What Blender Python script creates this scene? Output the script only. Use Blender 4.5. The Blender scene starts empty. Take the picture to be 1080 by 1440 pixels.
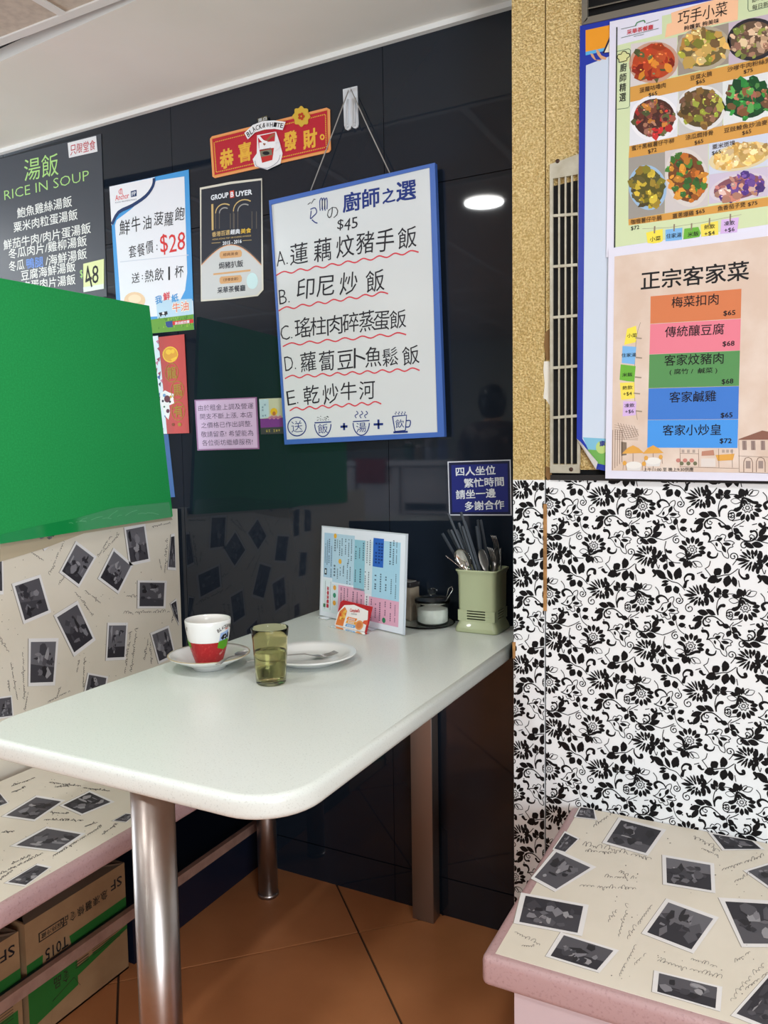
import bpy, bmesh, math, random
from mathutils import Vector, Matrix, Quaternion
random.seed(7)
C = bpy.context.scene.collection
S = bpy.context.scene

# ---------------------------------------------------------------- camera
CAM_ROT = Matrix(((0.88742333, -0.02138126, 0.46045919),
                  (0.460694, 0.07477232, -0.88440383),
                  (-0.01551994, 0.99697138, 0.07620492)))
CAM = Vector((0, 0, 1.164))
FPX = 1100.0
cd = bpy.data.cameras.new('camera'); cam = bpy.data.objects.new('camera', cd); C.objects.link(cam)
cd.sensor_fit = 'HORIZONTAL'; cd.sensor_width = 36; cd.lens = 36 * FPX / 1080; cd.clip_start = .02
cam.matrix_world = Matrix.Translation(CAM) @ CAM_ROT.to_4x4()
S.camera = cam

# ---------------------------------------------------------------- light, exposure
S.view_settings.view_transform = 'Standard'; S.view_settings.look = 'None'
S.view_settings.gamma = 1; S.view_settings.use_curve_mapping = False
S.view_settings.exposure = 0.1
wd = bpy.data.worlds.new('world'); S.world = wd; wd.use_nodes = True
wd.node_tree.nodes['Background'].inputs[0].default_value = (.72, .84, 1, 1)
wd.node_tree.nodes['Background'].inputs[1].default_value = .9

def area(name, loc, target, sx, sy, power, col, shape='RECTANGLE'):
    l = bpy.data.lights.new(name, 'AREA'); l.shape = shape; l.size = sx
    if shape == 'RECTANGLE': l.size_y = sy
    l.energy = power; l.color = col
    o = bpy.data.objects.new(name, l); C.objects.link(o); o.location = loc
    o.rotation_euler = (Vector(target) - Vector(loc)).to_track_quat('-Z', 'Y').to_euler()
    return o
area('shopfront_daylight', (-4.6, .35, 1.3), (0, .8, 2.0), 1.5, 1.2, 100, (.76, .88, 1))
area('back_right_fill', (2.6, -2.0, 1.1), (-1, 1.7, 2.1), 1.3, 1.7, 108, (.84, .93, 1))  # soft fill lamp added at the back right to brighten walls and ceiling

# ---------------------------------------------------------------- materials
def lin(c):
    return tuple(((v / 255) / 12.92 if v / 255 <= .04045 else ((v / 255 + .055) / 1.055) ** 2.4) for v in c)
MATS = {}
def mat(name, rgb, rough=.5, metal=0, spec=.5, noise=None, bump=None, emit=0, trans=0, ior=1.45, coat=0, alpha=1):
    if name in MATS: return MATS[name]
    m = bpy.data.materials.new(name); m.use_nodes = True; MATS[name] = m
    nt = m.node_tree; b = nt.nodes['Principled BSDF']
    c = (*lin(rgb), 1)
    b.inputs['Base Color'].default_value = c; b.inputs['Roughness'].default_value = rough
    b.inputs['Metallic'].default_value = metal; b.inputs['IOR'].default_value = ior
    b.inputs['Specular IOR Level'].default_value = spec
    b.inputs['Transmission Weight'].default_value = trans; b.inputs['Coat Weight'].default_value = coat
    b.inputs['Alpha'].default_value = alpha
    if emit:
        b.inputs['Emission Color'].default_value = c; b.inputs['Emission Strength'].default_value = emit
    tc = None
    if noise or bump:
        tc = nt.nodes.new('ShaderNodeTexCoord')
    if noise:   # (scale, rgb2, lo, hi)
        n = nt.nodes.new('ShaderNodeTexNoise'); n.inputs['Scale'].default_value = noise[0]; n.inputs['Detail'].default_value = 5
        r = nt.nodes.new('ShaderNodeValToRGB'); r.color_ramp.elements[0].position = noise[2]; r.color_ramp.elements[1].position = noise[3]
        r.color_ramp.elements[0].color = c; r.color_ramp.elements[1].color = (*lin(noise[1]), 1)
        nt.links.new(tc.outputs['Object'], n.inputs['Vector']); nt.links.new(n.outputs['Fac'], r.inputs['Fac'])
        nt.links.new(r.outputs['Color'], b.inputs['Base Color'])
    if bump:    # (scale, strength, distance)
        n = nt.nodes.new('ShaderNodeTexNoise'); n.inputs['Scale'].default_value = bump[0]; n.inputs['Detail'].default_value = 4
        k = nt.nodes.new('ShaderNodeBump'); k.inputs['Strength'].default_value = bump[1]; k.inputs['Distance'].default_value = bump[2]
        nt.links.new(tc.outputs['Object'], n.inputs['Vector']); nt.links.new(n.outputs['Fac'], k.inputs['Height'])
        nt.links.new(k.outputs['Normal'], b.inputs['Normal'])
    return m
def ink(r, g, b_): return mat('print_%d_%d_%d' % (r, g, b_), (r, g, b_), .55, spec=.3)
BLACK = ink(22, 20, 24); WHITEP = ink(236, 236, 238)

# ---------------------------------------------------------------- geometry helpers
AX = {'x': 0, 'y': 1, 'z': 2}
NRM = {'x': Vector((1, 0, 0)), 'y': Vector((0, -1, 0)), 'z': Vector((0, 0, 1))}
class Plane:                       # any plane: point + normal facing the viewer
    def __init__(s, axis=None, val=None, p=None, n=None):
        if axis: s.n = NRM[axis].copy(); s.p = Vector((0, 0, 0)); s.p[AX[axis]] = val
        else: s.n = Vector(n).normalized(); s.p = Vector(p)
    def __call__(s, px, py, off=0):
        d = CAM_ROT @ Vector((px - 540, -(py - 720), -FPX))
        q = s.p + s.n * off
        t = (q - CAM).dot(s.n) / d.dot(s.n)
        return CAM + d * t

def wloc(o):
    v = Vector((0, 0, 0))
    while o: v += o.location; o = o.parent
    return v

class MB:
    def __init__(s): s.v = []; s.f = []; s.m = []; s.mats = []; s.sm = []
    def mi(s, m):
        if m not in s.mats: s.mats.append(m)
        return s.mats.index(m)
    def poly(s, pts, m, smooth=False):
        i = len(s.v); s.v += [Vector(p) for p in pts]; s.f.append(tuple(range(i, i + len(pts)))); s.m.append(s.mi(m)); s.sm.append(smooth)
    def raw(s, vs, fs, m, smooth=False):
        i = len(s.v); s.v += [Vector(p) for p in vs]; k = s.mi(m)
        for f in fs: s.f.append(tuple(i + j for j in f)); s.m.append(k); s.sm.append(smooth)
    def box(s, a, b, m, M=None):
        x0, y0, z0 = a; x1, y1, z1 = b
        vs = [(x0, y0, z0), (x1, y0, z0), (x1, y1, z0), (x0, y1, z0), (x0, y0, z1), (x1, y0, z1), (x1, y1, z1), (x0, y1, z1)]
        if M: vs = [M @ Vector(v) for v in vs]
        s.raw(vs, [(0, 3, 2, 1), (4, 5, 6, 7), (0, 1, 5, 4), (1, 2, 6, 5), (2, 3, 7, 6), (3, 0, 4, 7)], m)
    def bbox(s, a, b, r, m, M=None, seg=3):       # box with rounded edges
        bm = bmesh.new(); bmesh.ops.create_cube(bm, size=1)
        a = Vector(a); b = Vector(b); c = (a + b) / 2; d = b - a
        for v in bm.verts: v.co = Vector((v.co.x * d.x, v.co.y * d.y, v.co.z * d.z)) + c
        bmesh.ops.bevel(bm, geom=list(bm.edges), offset=r, segments=seg, affect='EDGES', profile=.5)
        s.bm(bm, m, M, True)
    def bm(s, bm, m, M=None, smooth=False):
        bm.verts.index_update()
        vs = [(M @ v.co) if M else v.co.copy() for v in bm.verts]
        s.raw(vs, [tuple(v.index for v in f.verts) for f in bm.faces], m, smooth); bm.free()
    def prism(s, pts, n, t, m, mback=None):       # pts front loop, extruded by -n*t
        n = Vector(n); k = len(pts); fr = [Vector(p) for p in pts]; bk = [p - n * t for p in fr]
        s.raw(fr + bk, [tuple(range(k)), tuple(range(2 * k - 1, k - 1, -1))] + [(i, i + k, (i + 1) % k + k, (i + 1) % k) for i in range(k)], m)
    def tube(s, path, r, m, seg=8, cap=True, flat=1):
        path = [Vector(p) for p in path]; n = len(path); vs = []; fs = []
        rr = r if isinstance(r, (list, tuple)) else [r] * n
        up = None
        for i, p in enumerate(path):
            t = (path[min(i + 1, n - 1)] - path[max(i - 1, 0)]).normalized()
            if up is None:
                up = Vector((0, 0, 1)) if abs(t.z) < .9 else Vector((1, 0, 0))
            a = t.cross(up).normalized(); up = a.cross(t).normalized()
            for j in range(seg):
                q = 2 * math.pi * j / seg
                vs.append(p + a * math.cos(q) * rr[i] + up * math.sin(q) * rr[i] * flat)
        for i in range(n - 1):
            for j in range(seg):
                k = (j + 1) % seg
                fs.append((i * seg + j, i * seg + k, (i + 1) * seg + k, (i + 1) * seg + j))
        if cap: fs.append(tuple(range(seg - 1, -1, -1))); fs.append(tuple((n - 1) * seg + j for j in range(seg)))
        s.raw(vs, fs, m, True)
    def lathe(s, prof, c, m, seg=40, mf=None, sx=1, sy=1, rot=0, cap=True):
        c = Vector(c); n = len(prof)
        vs = []
        for r, z in prof:
            for j in range(seg):
                q = 2 * math.pi * j / seg
                x = r * math.cos(q) * sx; y = r * math.sin(q) * sy
                vs.append(c + Vector((x * math.cos(rot) - y * math.sin(rot), x * math.sin(rot) + y * math.cos(rot), z)))
        i0 = len(s.v); s.v += vs
        for i in range(n - 1):
            mm = s.mi(mf(i) if mf else m)
            for j in range(seg):
                k = (j + 1) % seg
                s.f.append((i0 + i * seg + j, i0 + i * seg + k, i0 + (i + 1) * seg + k, i0 + (i + 1) * seg + j)); s.m.append(mm); s.sm.append(True)
        for i, fl in ((0, True), (n - 1, False)):
            if cap and prof[i][0] > 1e-5:
                f = [i0 + i * seg + j for j in range(seg)]
                s.f.append(tuple(f[::-1] if fl else f)); s.m.append(s.mi(mf(min(i, n - 2)) if mf else m)); s.sm.append(False)
    def build(s, name, parent=None, weld=False):
        me = bpy.data.meshes.new(name); o = bpy.data.objects.new(name, me); C.objects.link(o)
        if parent:
            o.parent = parent; w = wloc(parent)
        else: w = Vector((0, 0, 0))
        me.from_pydata([tuple(v - w) for v in s.v], [], s.f)
        for m in s.mats: me.materials.append(m)
        me.polygons.foreach_set('material_index', s.m); me.polygons.foreach_set('use_smooth', s.sm)
        me.update()
        if weld:
            bm = bmesh.new(); bm.from_mesh(me); bmesh.ops.remove_doubles(bm, verts=bm.verts, dist=1e-5)
            bmesh.ops.recalc_face_normals(bm, faces=bm.faces); bm.to_mesh(me); bm.free()
        return o
    # flat marks on a plane, in pixel-measured positions
    def q(s, P, pts, m, off=.0003): s.poly([P(x, y, off) for x, y in pts], m)

def rebase(o, loc):                # put a mesh object's origin at its base
    loc = Vector(loc); o.data.transform(Matrix.Translation(o.location - loc)); o.location = loc
def thing(name, label, cat, loc=(0, 0, 0), group=None):
    o = bpy.data.objects.new(name, None); C.objects.link(o); o.location = loc; o.empty_display_size = .05
    return tag(o, label, cat, group)
def tag(o, label, cat, group=None, kind=None):
    if label: o['label'] = label
    if cat: o['category'] = cat
    if group: o['group'] = group
    if kind: o['kind'] = kind
    return o
def struct(o): o['kind'] = 'structure'; return o

# text ---------------------------------------------------------------
GL = {}
def glyphs(t, weight=0, shear=0):
    k = (t, weight, shear)
    if k in GL: return GL[k]
    cu = bpy.data.curves.new('t', 'FONT'); cu.body = t; cu.size = 1; cu.offset = weight; cu.shear = shear
    cu.resolution_u = 2; cu.fill_mode = 'FRONT'
    o = bpy.data.objects.new('t', cu); C.objects.link(o)
    bpy.context.view_layer.update()
    me = o.evaluated_get(bpy.context.evaluated_depsgraph_get()).to_mesh()
    vs = [(v.co.x, v.co.y) for v in me.vertices]; fs = [tuple(p.vertices) for p in me.polygons]
    o.evaluated_get(bpy.context.evaluated_depsgraph_get()).to_mesh_clear()
    bpy.data.objects.remove(o); bpy.data.curves.remove(cu)
    x0 = min(v[0] for v in vs); x1 = max(v[0] for v in vs); y0 = min(v[1] for v in vs); y1 = max(v[1] for v in vs)
    # normalise: centre 0, width 1
    GL[k] = ([((x - (x0 + x1) / 2), (y - (y0 + y1) / 2)) for x, y in vs], fs, x1 - x0, y1 - y0)
    return GL[k]
def text(mb, P, t, L, R, m, h=None, w=0, off=.0004, shear=0, fn=None):
    vs, fs, tw, th = glyphs(t, min(w, 0), shear)
    a = P(L[0], L[1], off); b = P(R[0], R[1], off); u = (b - a); W = u.length; u.normalize(); v = P.n.cross(u)
    c = (a + b) / 2; sx = W / tw; sy = sx
    if h:
        mx = (L[0] + R[0]) / 2; my = (L[1] + R[1]) / 2; dx = R[0] - L[0]; dy = R[1] - L[1]; q = math.hypot(dx, dy)
        n = (-dy / q * h / 2, dx / q * h / 2)
        sy = (P(mx + n[0], my + n[1], off) - P(mx - n[0], my - n[1], off)).length / th
    if fn: sx = min(sx, sy * 1.2)
    k = max(w, 0) * .9
    for i, (dx, dy) in enumerate(((-k, -k), (k, -k), (k, k), (-k, k)) if k else ((0, 0),)):
        mb.raw([c + u * ((x * (1 - 2 * k / tw) + dx) * sx) + v * ((y * (1 - 2 * k / th) + dy) * sy) + P.n * (i * 4e-6) for x, y in vs], fs, m)
def hand(mb, P, t, L, R, m, h, w=-.012, jit=.05, off=.0004):     # hand-lettered: each character a little off
    n = len(t)
    for i, ch in enumerate(t):
        if ch == ' ': continue
        f0 = (i + .06) / n; f1 = (i + .94) / n
        jy = random.uniform(-jit, jit) * h; jr = random.uniform(-jit, jit) * h
        l = (L[0] + (R[0] - L[0]) * f0, L[1] + (R[1] - L[1]) * f0 + jy + jr)
        r = (L[0] + (R[0] - L[0]) * f1, L[1] + (R[1] - L[1]) * f1 + jy - jr)
        text(mb, P, ch, l, r, m, h * random.uniform(.92, 1.06), 0 if w < 0 else w, off, shear=.05, fn=1)
def stroke(mb, P, pts, wpx, m, off=.0004, wt=None, sub=0):       # a marker line through pixel points
    if sub:
        q = []
        for i in range(len(pts) - 1):
            p0 = pts[max(i - 1, 0)]; p1 = pts[i]; p2 = pts[i + 1]; p3 = pts[min(i + 2, len(pts) - 1)]
            for k in range(sub):
                t = k / sub
                q.append(tuple(.5 * ((2 * p1[j]) + (-p0[j] + p2[j]) * t + (2 * p0[j] - 5 * p1[j] + 4 * p2[j] - p3[j]) * t * t + (-p0[j] + 3 * p1[j] - 3 * p2[j] + p3[j]) * t ** 3) for j in (0, 1)))
        pts = q + [pts[-1]]
    W = [P(x, y, off) for x, y in pts]
    mid = pts[len(pts) // 2]
    k = (P(mid[0] + .7, mid[1] + .7, off) - P(mid[0] - .7, mid[1] - .7, off)).length / 2
    vs = []
    n = len(W)
    for i in range(n):
        t = (W[min(i + 1, n - 1)] - W[max(i - 1, 0)])
        if t.length < 1e-9: t = Vector((1, 0, 0))
        s_ = P.n.cross(t.normalized()) * k * wpx / 2 * (wt[i] if wt else 1)
        vs += [W[i] - s_, W[i] + s_]
    mb.raw(vs, [(2 * i, 2 * i + 2, 2 * i + 3, 2 * i + 1) for i in range(n - 1)], m)
def disc(mb, P, cx, cy, rx, ry, m, off=.0003, n=20, a0=0, a1=2 * math.pi, rot=0):
    pts = []
    full = abs(a1 - a0 - 2 * math.pi) < 1e-6
    for i in range(n if full else n + 1):
        q = a0 + (a1 - a0) * i / n
        x = rx * math.cos(q); y = -ry * math.sin(q)
        pts.append(P(cx + x * math.cos(rot) - y * math.sin(rot), cy + x * math.sin(rot) + y * math.cos(rot), off))
    mb.poly(pts, m)
def sheet(name, label, cat, P, corners, t, m, group=None):
    mb = MB(); mb.prism([P(x, y) for x, y in corners], P.n, t, m)
    # corners given TL, TR, BR, BL: reversed winding faces the viewer
    o = mb.build(name, weld=True); c = P(*corners[3]); rebase(o, c)
    return tag(o, label, cat, group)

# ================================================================ THE ROOM
YW = 1.735; XL = -1.573; YP = 1.53; ZC = 2.143; T = .7544
glass = mat('black_glass_panel', (24, 31, 41), .035, spec=.5, ior=1.5)
gap_m = mat('dark_gap', (8, 8, 10), .8)
white_trim = mat('white_trim', (225, 225, 222), .4)
plaster = mat('ceiling_plaster', (226, 224, 216), .8, noise=(2.2, (234, 232, 226), .35, .7))
tilec = mat('ceiling_tile', (196, 186, 172), .9, noise=(60, (180, 170, 158), .4, .7))
tex = None
# floor: square tiles laid at 45 degrees
grout = mat('floor_grout', (70, 48, 34), .9)
mb = MB(); mb.box((-5, -4.2, -.02), (3.2, YW + .1, -.004), grout); floor = struct(mb.build('floor'))
ft = mat('terracotta_tile', (172, 110, 68), .42, noise=(6, (190, 124, 80), .3, .75), bump=(18, .06, .01))
cs = .555; r2 = math.sqrt(.5)
A = (-.909, 1.579)                    # a joint crossing
mb = MB(); h = cs / 2 - .0026
bm = bmesh.new()
for sx, sy in ((-1, -1), (1, -1), (1, 1), (-1, 1)): bm.verts.new((sx * h, sy * h, 0))
f = bm.faces.new(bm.verts); ex = bmesh.ops.extrude_face_region(bm, geom=[f])
for v in [g for g in ex['geom'] if isinstance(g, bmesh.types.BMVert)]: v.co.z -= .006
bmesh.ops.recalc_face_normals(bm, faces=bm.faces)
me = bpy.data.meshes.new('floor_tile'); bm.to_mesh(me); bm.free(); me.materials.append(ft)
for i in range(-8, 8):
    for j in range(-9, 7):
        x = A[0] + ((i + .5) - (j + .5)) * cs * r2; y = A[1] + ((i + .5) + (j + .5)) * cs * r2
        if -4.6 < x < 2.9 and -3.1 < y < YW + .3:
            if y > YW - .39: 
                continue
            o = bpy.data.objects.new('floor_tile', me); C.objects.link(o); o.parent = floor
            o.location = (x, y, random.uniform(-.0004, .0004)); o.rotation_euler = (0, 0, math.pi / 4)
# tiles cut along the back wall
for i in range(-8, 8):
    for j in range(-9, 7):
        x = A[0] + (i - j) * cs * r2; y = A[1] + (i + j + 1) * cs * r2
        if -4.6 < x < 2.9 and YW - .39 < y < YW + .42:
            k = h / r2; pts = [(x, y - k), (x + k, y), (x, y + k), (x - k, y)]
            out = []
            for a, b in zip(pts, pts[1:] + pts[:1]):
                if a[1] <= YW: out.append(a)
                if (a[1] <= YW) != (b[1] <= YW):
                    t_ = (YW - a[1]) / (b[1] - a[1]); out.append((a[0] + (b[0] - a[0]) * t_, YW))
            if len(out) > 2:
                mb = MB(); mb.prism([(p[0], p[1], 0) for p in out], (0, 0, 1), .006, ft); mb.build('floor_tile', floor, weld=True)
# back wall of black glass panels
mb = MB(); mb.box((-5, YW + .008, 0), (3.2, YW + .1, 2.6), gap_m); wall_back = struct(mb.build('wall_back'))
xs = [-3.66, -2.958, -2.256, -1.554, -.888, -.42]
for a, b in zip(xs, xs[1:]):
    for z0, z1 in ((.0, .097), (.100, 1.79), (1.792, ZC)):
        mb = MB(); mb.box((a + .0008, YW, z0), (b - .0008, YW + .007, z1), glass); mb.build('glass_panel', wall_back)
# ceiling: plaster margin by the wall, then lay-in tiles
mb = MB(); mb.box((-5, -4.2, ZC + .03), (3.2, YW + .1, ZC + .08), gap_m); ceiling = struct(mb.build('ceiling'))
mb = MB(); mb.prism([(-5, 1.57, ZC), (-5, YW, ZC), (3.2, YW, ZC), (3.2, 1.322, ZC), (-1.2, 1.322, ZC)], (0, 0, -1), .03, plaster); mb.build('plaster_margin', ceiling, weld=True)
tile_mesh = None
for i in range(-6, 8):
    for j in range(0, 9):
        x = -1.457 + .6 * i; y = 1.300 - .6 * (j + 1)
        if not (-4.9 < x < 2.6): continue
        mb = MB(); mb.box((x + .006, y + .006, ZC + .004), (x + .594, y + .594, ZC + .016), tilec); o = mb.build('ceiling_tile', ceiling)
mb = MB()
for i in range(-6, 9): mb.box((-1.457 + .6 * i - .011, -4.1, ZC + .0004), (-1.457 + .6 * i + .011, 1.305, ZC + .0038), white_trim)
for j in range(0, 10): mb.box((-4.9, 1.300 - .6 * j - .011, ZC), (3, 1.300 - .6 * j + .011, ZC + .0042), white_trim)
mb.build('ceiling_grid', ceiling)
mb = MB(); mb.box((-5, YW - .014, ZC - .012), (-.42, YW, ZC), white_trim); struct(mb.build('trim_1'))
# other walls of the room
paint = mat('cream_wall_paint', (176, 178, 168), .8)
mb = MB(); mb.box((-5, -3.3, 0), (3.2, -3.2, 2.3), paint); struct(mb.build('wall_front'))
mb = MB(); mb.box((3.0, -3.2, 0), (3.1, -3.0, 2.3), paint); mb.box((3.0, -1.2, 0), (3.1, 1.7, 2.3), paint); struct(mb.build('wall_east'))
mb = MB(); mb.box((-4.9, .9, 0), (-4.8, YW, 2.3), paint); mb.box((-4.9, -3.2, 0), (-4.8, -.45, 2.3), paint); mb.box((-4.9, -.45, 0), (-4.8, .9, .7), paint); struct(mb.build('wall_left'))

# pillar on the right: gold foil above, printed laminate below
gold = mat('gold_foil_paper', (206, 172, 106), .36, metal=.45, noise=(260, (246, 220, 160), .40, .64), bump=(240, 1.0, .009))
lamw = mat('white_laminate', (228, 230, 232), .35)
dkink = mat('floral_ink', (10, 9, 12), .5, spec=.25)
wood = mat('raw_wood_edge', (176, 130, 78), .7, noise=(30, (110, 76, 44), .4, .7))
XA = -.500; XB = -.4335; ZG = 1.104
mb = MB(); mb.box((XA + .004, YP + .012, 0), (1.2, YW, ZC), gap_m); pillar = struct(mb.build('wall_right'))
mb = MB(); mb.box((XA, YP, ZG), (XB - .0012, YP + .012, ZC), gold); mb.build('gold_panel', pillar)
mb = MB(); mb.box((XB + .0012, YP, ZG + .02), (1.2, YP + .012, ZC), gold); mb.build('gold_panel', pillar)
mb = MB(); mb.box((XA, YP, 0), (XB - .0015, YP + .012, ZG), lamw); strip = mb.build('laminate_panel', pillar)
mb = MB(); mb.box((XB + .0015, YP, 0), (1.2, YP + .012, ZG), lamw); big = mb.build('laminate_panel', pillar)
mb = MB(); mb.box((XB - .0035, YP - .002, .84), (XB + .0035, YP + .003, 1.056), wood); mb.build('exposed_wood_edge', pillar)
PY = Plane('y', YP)
mb = MB(); mb.prism([PY(720.5, 903, .001), PY(725, 903, .001), PY(724.5, 926, .001), PY(721, 926, .001)][::-1], PY.n, .001, wood); mb.build('exposed_wood_edge', pillar, weld=True)
mb = MB()
tear = mat('torn_paper_base', (214, 210, 200), .8)
mb.poly([PY(x, y, .0006) for x, y in ((765, 508), (773, 508), (774, 572), (768, 562), (764, 560), (766, 540), (764, 520))], tear)
rust = mat('rust_stain', (120, 88, 50), .8)
mb.poly([PY(x, y, .0005) for x, y in ((766, 468), (773, 462), (773, 506), (768, 506), (765, 486))], rust)
mb.poly([PY(x, y, .0005) for x, y in ((768, 655), (776, 660), (776, 672), (770, 676), (767, 668))], rust)
mb.build('torn_patch', pillar)

# floral print: one repeat drawn as leaves, petals and curls, laid over the panels
def floral_tile():
    B = []; Wt = []                                   # (list of polygons) black, white overlay
    def leaf(x, y, a, l, w, L=B, k=.45):
        a = math.radians(a); c = math.cos(a); s_ = -math.sin(a)
        pts = [(0, .08), (.12, .42), (k * .62, .82), (k, 1), (.7, .9), (.86, .6), (.97, .2), (1.04, -.1), (.88, -.5), (.72, -.82), (k, -1), (k * .62, -.85), (.12, -.45), (0, -.08)]
        w *= 1.18; L.append([(x + (u * l) * c - (v * w / 2) * s_ , y + (u * l) * s_ + (v * w / 2) * c) for u, v in pts])
    def strk(pts, w0, w1=None, blob=0, L=B, sub=4):
        w1 = w0 if w1 is None else w1
        w0 *= 1.35; w1 *= 1.3; blob *= 1.15
        q = []
        for i in range(len(pts) - 1):
            p0 = pts[max(i - 1, 0)]; p1 = pts[i]; p2 = pts[i + 1]; p3 = pts[min(i + 2, len(pts) - 1)]
            for k in range(sub):
                t = k / sub
                q.append(tuple(.5 * ((2 * p1[j]) + (-p0[j] + p2[j]) * t + (2 * p0[j] - 5 * p1[j] + 4 * p2[j] - p3[j]) * t * t + (-p0[j] + 3 * p1[j] - 3 * p2[j] + p3[j]) * t ** 3) for j in (0, 1)))
        q.append(pts[-1]); n = len(q); prev = None
        for i, p in enumerate(q):
            a = q[max(i - 1, 0)]; b = q[min(i + 1, n - 1)]
            d = math.hypot(b[0] - a[0], b[1] - a[1]) or 1
            w = (w0 + (w1 - w0) * i / (n - 1)) / 2
            nx, ny = -(b[1] - a[1]) / d * w, (b[0] - a[0]) / d * w
            cur = ((p[0] + nx, p[1] + ny), (p[0] - nx, p[1] - ny))
            if prev: L.append([prev[0], cur[0], cur[1], prev[1]])
            prev = cur
        if blob: dot(q[-1][0], q[-1][1], blob, L)
    def dot(x, y, r, L=B, n=9): L.append([(x + r * math.cos(6.2832 * i / n), y + r * math.sin(6.2832 * i / n)) for i in range(n)])
    def spiral(x, y, r, a0, turns, w, sgn=1, blob=6):
        pts = [(x + r * (1 - .75 * i / 12) * math.cos(a0 + sgn * turns * 6.2832 * i / 12), y + r * (1 - .75 * i / 12) * math.sin(a0 + sgn * turns * 6.2832 * i / 12)) for i in range(13)]
        strk(pts, w, w * .9, blob, sub=2)
    def outline_petal(x, y, a, l, w, t=5):
        a_ = math.radians(a)
        def R(u, v): return (x + u * l * math.cos(a_) + v * w * math.sin(a_), y - u * l * math.sin(a_) + v * w * math.cos(a_))
        strk([R(0, 0), R(.3, .4), R(.6, .52), R(.85, .3), R(1, 0)], t, t * .6, sub=3); strk([R(0, 0), R(.3, -.4), R(.6, -.52), R(.85, -.3), R(1, 0)], t, t * .6, sub=3)
    for (fx, fy, s_) in ((130, 228, 1), (520, 560, -1)):            # big flower and its mirror
        def Y(y): return fy + (y - 228) * s_
        def X(x): return fx + (x - 130)
        def lf(x, y, a, l, w): leaf(X(x), Y(y), a * s_, l, w)
        for a in (12, -12, -38, -62, -88, -114, -140, -168):
            q = math.radians(a); leaf(X(130 + 50 * math.cos(q)), Y(228 - 48 * math.sin(q)), a * s_, 56, 29, k=.62)
        for k in range(8):
            q = k * math.pi / 4
            strk([(X(130 + 27 * math.cos(q)), Y(228 + 25 * math.sin(q))), (X(130 + 40 * math.cos(q + .39)), Y(228 + 37 * math.sin(q + .39))), (X(130 + 27 * math.cos(q + .785)), Y(228 + 25 * math.sin(q + .785)))], 5, sub=3)
            strk([(X(130 + 10 * math.cos(q)), Y(228 + 10 * math.sin(q))), (X(130 + 18 * math.cos(q + .39)), Y(228 + 17 * math.sin(q + .39))), (X(130 + 10 * math.cos(q + .785)), Y(228 + 10 * math.sin(q + .785)))], 4, sub=2)
        lf(98, 148, 108, 66, 48); lf(112, 145, 78, 62, 22)
        strk([(X(100), Y(152)), (X(140), Y(168)), (X(165), Y(185)), (X(195), Y(190))], 10, 20, 12)
        strk([(X(95), Y(150)), (X(88), Y(190)), (X(80), Y(225)), (X(62), Y(236))], 12, 20, 11)
        lf(90, 150, 172, 62, 26)
        lf(105, 165, -55, 44, 14); lf(102, 168, -85, 40, 14); lf(118, 165, -30, 50, 14)
        outline_petal(X(140), Y(138), 28 * s_, 78, 38); outline_petal(X(85), Y(180), 178 * s_, 78, 40); outline_petal(X(130), Y(135), 52 * s_, 58, 24)
        dot(X(102), Y(155), 9)
    for (fx, fy, s_) in ((585, 155, 1), (175, 625, -1)):            # side-on fringe flower
        def Y(y): return fy + (y - 155) * s_
        def X(x): return fx + (x - 585)
        def lf(x, y, a, l, w): leaf(X(x), Y(y), a * s_, l, w)
        for x, y, a, l, w in ((545, 160, 180, 84, 24), (550, 150, 158, 78, 14), (555, 140, 142, 72, 13), (565, 132, 125, 62, 13), (575, 128, 108, 58, 14), (590, 128, 90, 56, 16),
                              (548, 172, 200, 62, 14), (555, 182, 218, 64, 18), (568, 190, 240, 56, 20), (585, 192, 262, 48, 20), (600, 186, 282, 56, 22), (618, 176, 300, 60, 26)):
            lf(x, y, a, l, w)
        for x, y, a, l, w in ((565, 155, 170, 44, 16), (580, 150, 120, 36, 16), (598, 148, 70, 34, 18), (610, 155, 10, 40, 20), (590, 168, 250, 34, 16), (575, 168, 215, 34, 14)): lf(x, y, a, l, w)
        strk([(X(625), Y(150)), (X(645), Y(120)), (X(625), Y(95)), (X(622), Y(68))], 26, 20, 10)
        strk([(X(605), Y(138)), (X(608), Y(115)), (X(590), Y(95)), (X(588), Y(80))], 22, 14, 7)
        strk([(X(620), Y(165)), (X(655), Y(155)), (X(672), Y(170)), (X(680), Y(195))], 18, 24, 10)
        strk([(X(618), Y(172)), (X(640), Y(185)), (X(642), Y(215)), (X(632), Y(226))], 24, 14, 6)
    for (ox, oy, s_) in ((330, 275, 1), (740, 520, -1)):            # outlined leaf with dark cores
        def Y(y): return oy + (y - 275) * s_
        def X(x): return ox + (x - 330)
        strk([(X(285), Y(262)), (X(268), Y(285)), (X(240), Y(305))], 4, 5); strk([(X(236), Y(298)), (X(290), Y(315)), (X(330), Y(290)), (X(350), Y(240))], 7, 4)
        leaf(X(335), Y(278), 62 * s_, 60, 24); leaf(X(340), Y(292), 5 * s_, 60, 24); leaf(X(290), Y(312), -25 * s_, 52, 24); leaf(X(290), Y(300), 75 * s_, 34, 16)
        strk([(X(335), Y(225)), (X(350), Y(195)), (X(380), Y(180)), (X(385), Y(205)), (X(375), Y(235)), (X(392), Y(262)), (X(415), Y(270)), (X(410), Y(285)), (X(425), Y(300)), (X(395), Y(315)), (X(350), Y(312)), (X(362), Y(350)), (X(335), Y(362)), (X(315), Y(345)), (X(295), Y(350)), (X(280), Y(325))], 5, sub=3)
        strk([(X(335), Y(228)), (X(300), Y(238)), (X(285), Y(262))], 5, sub=3)
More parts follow.
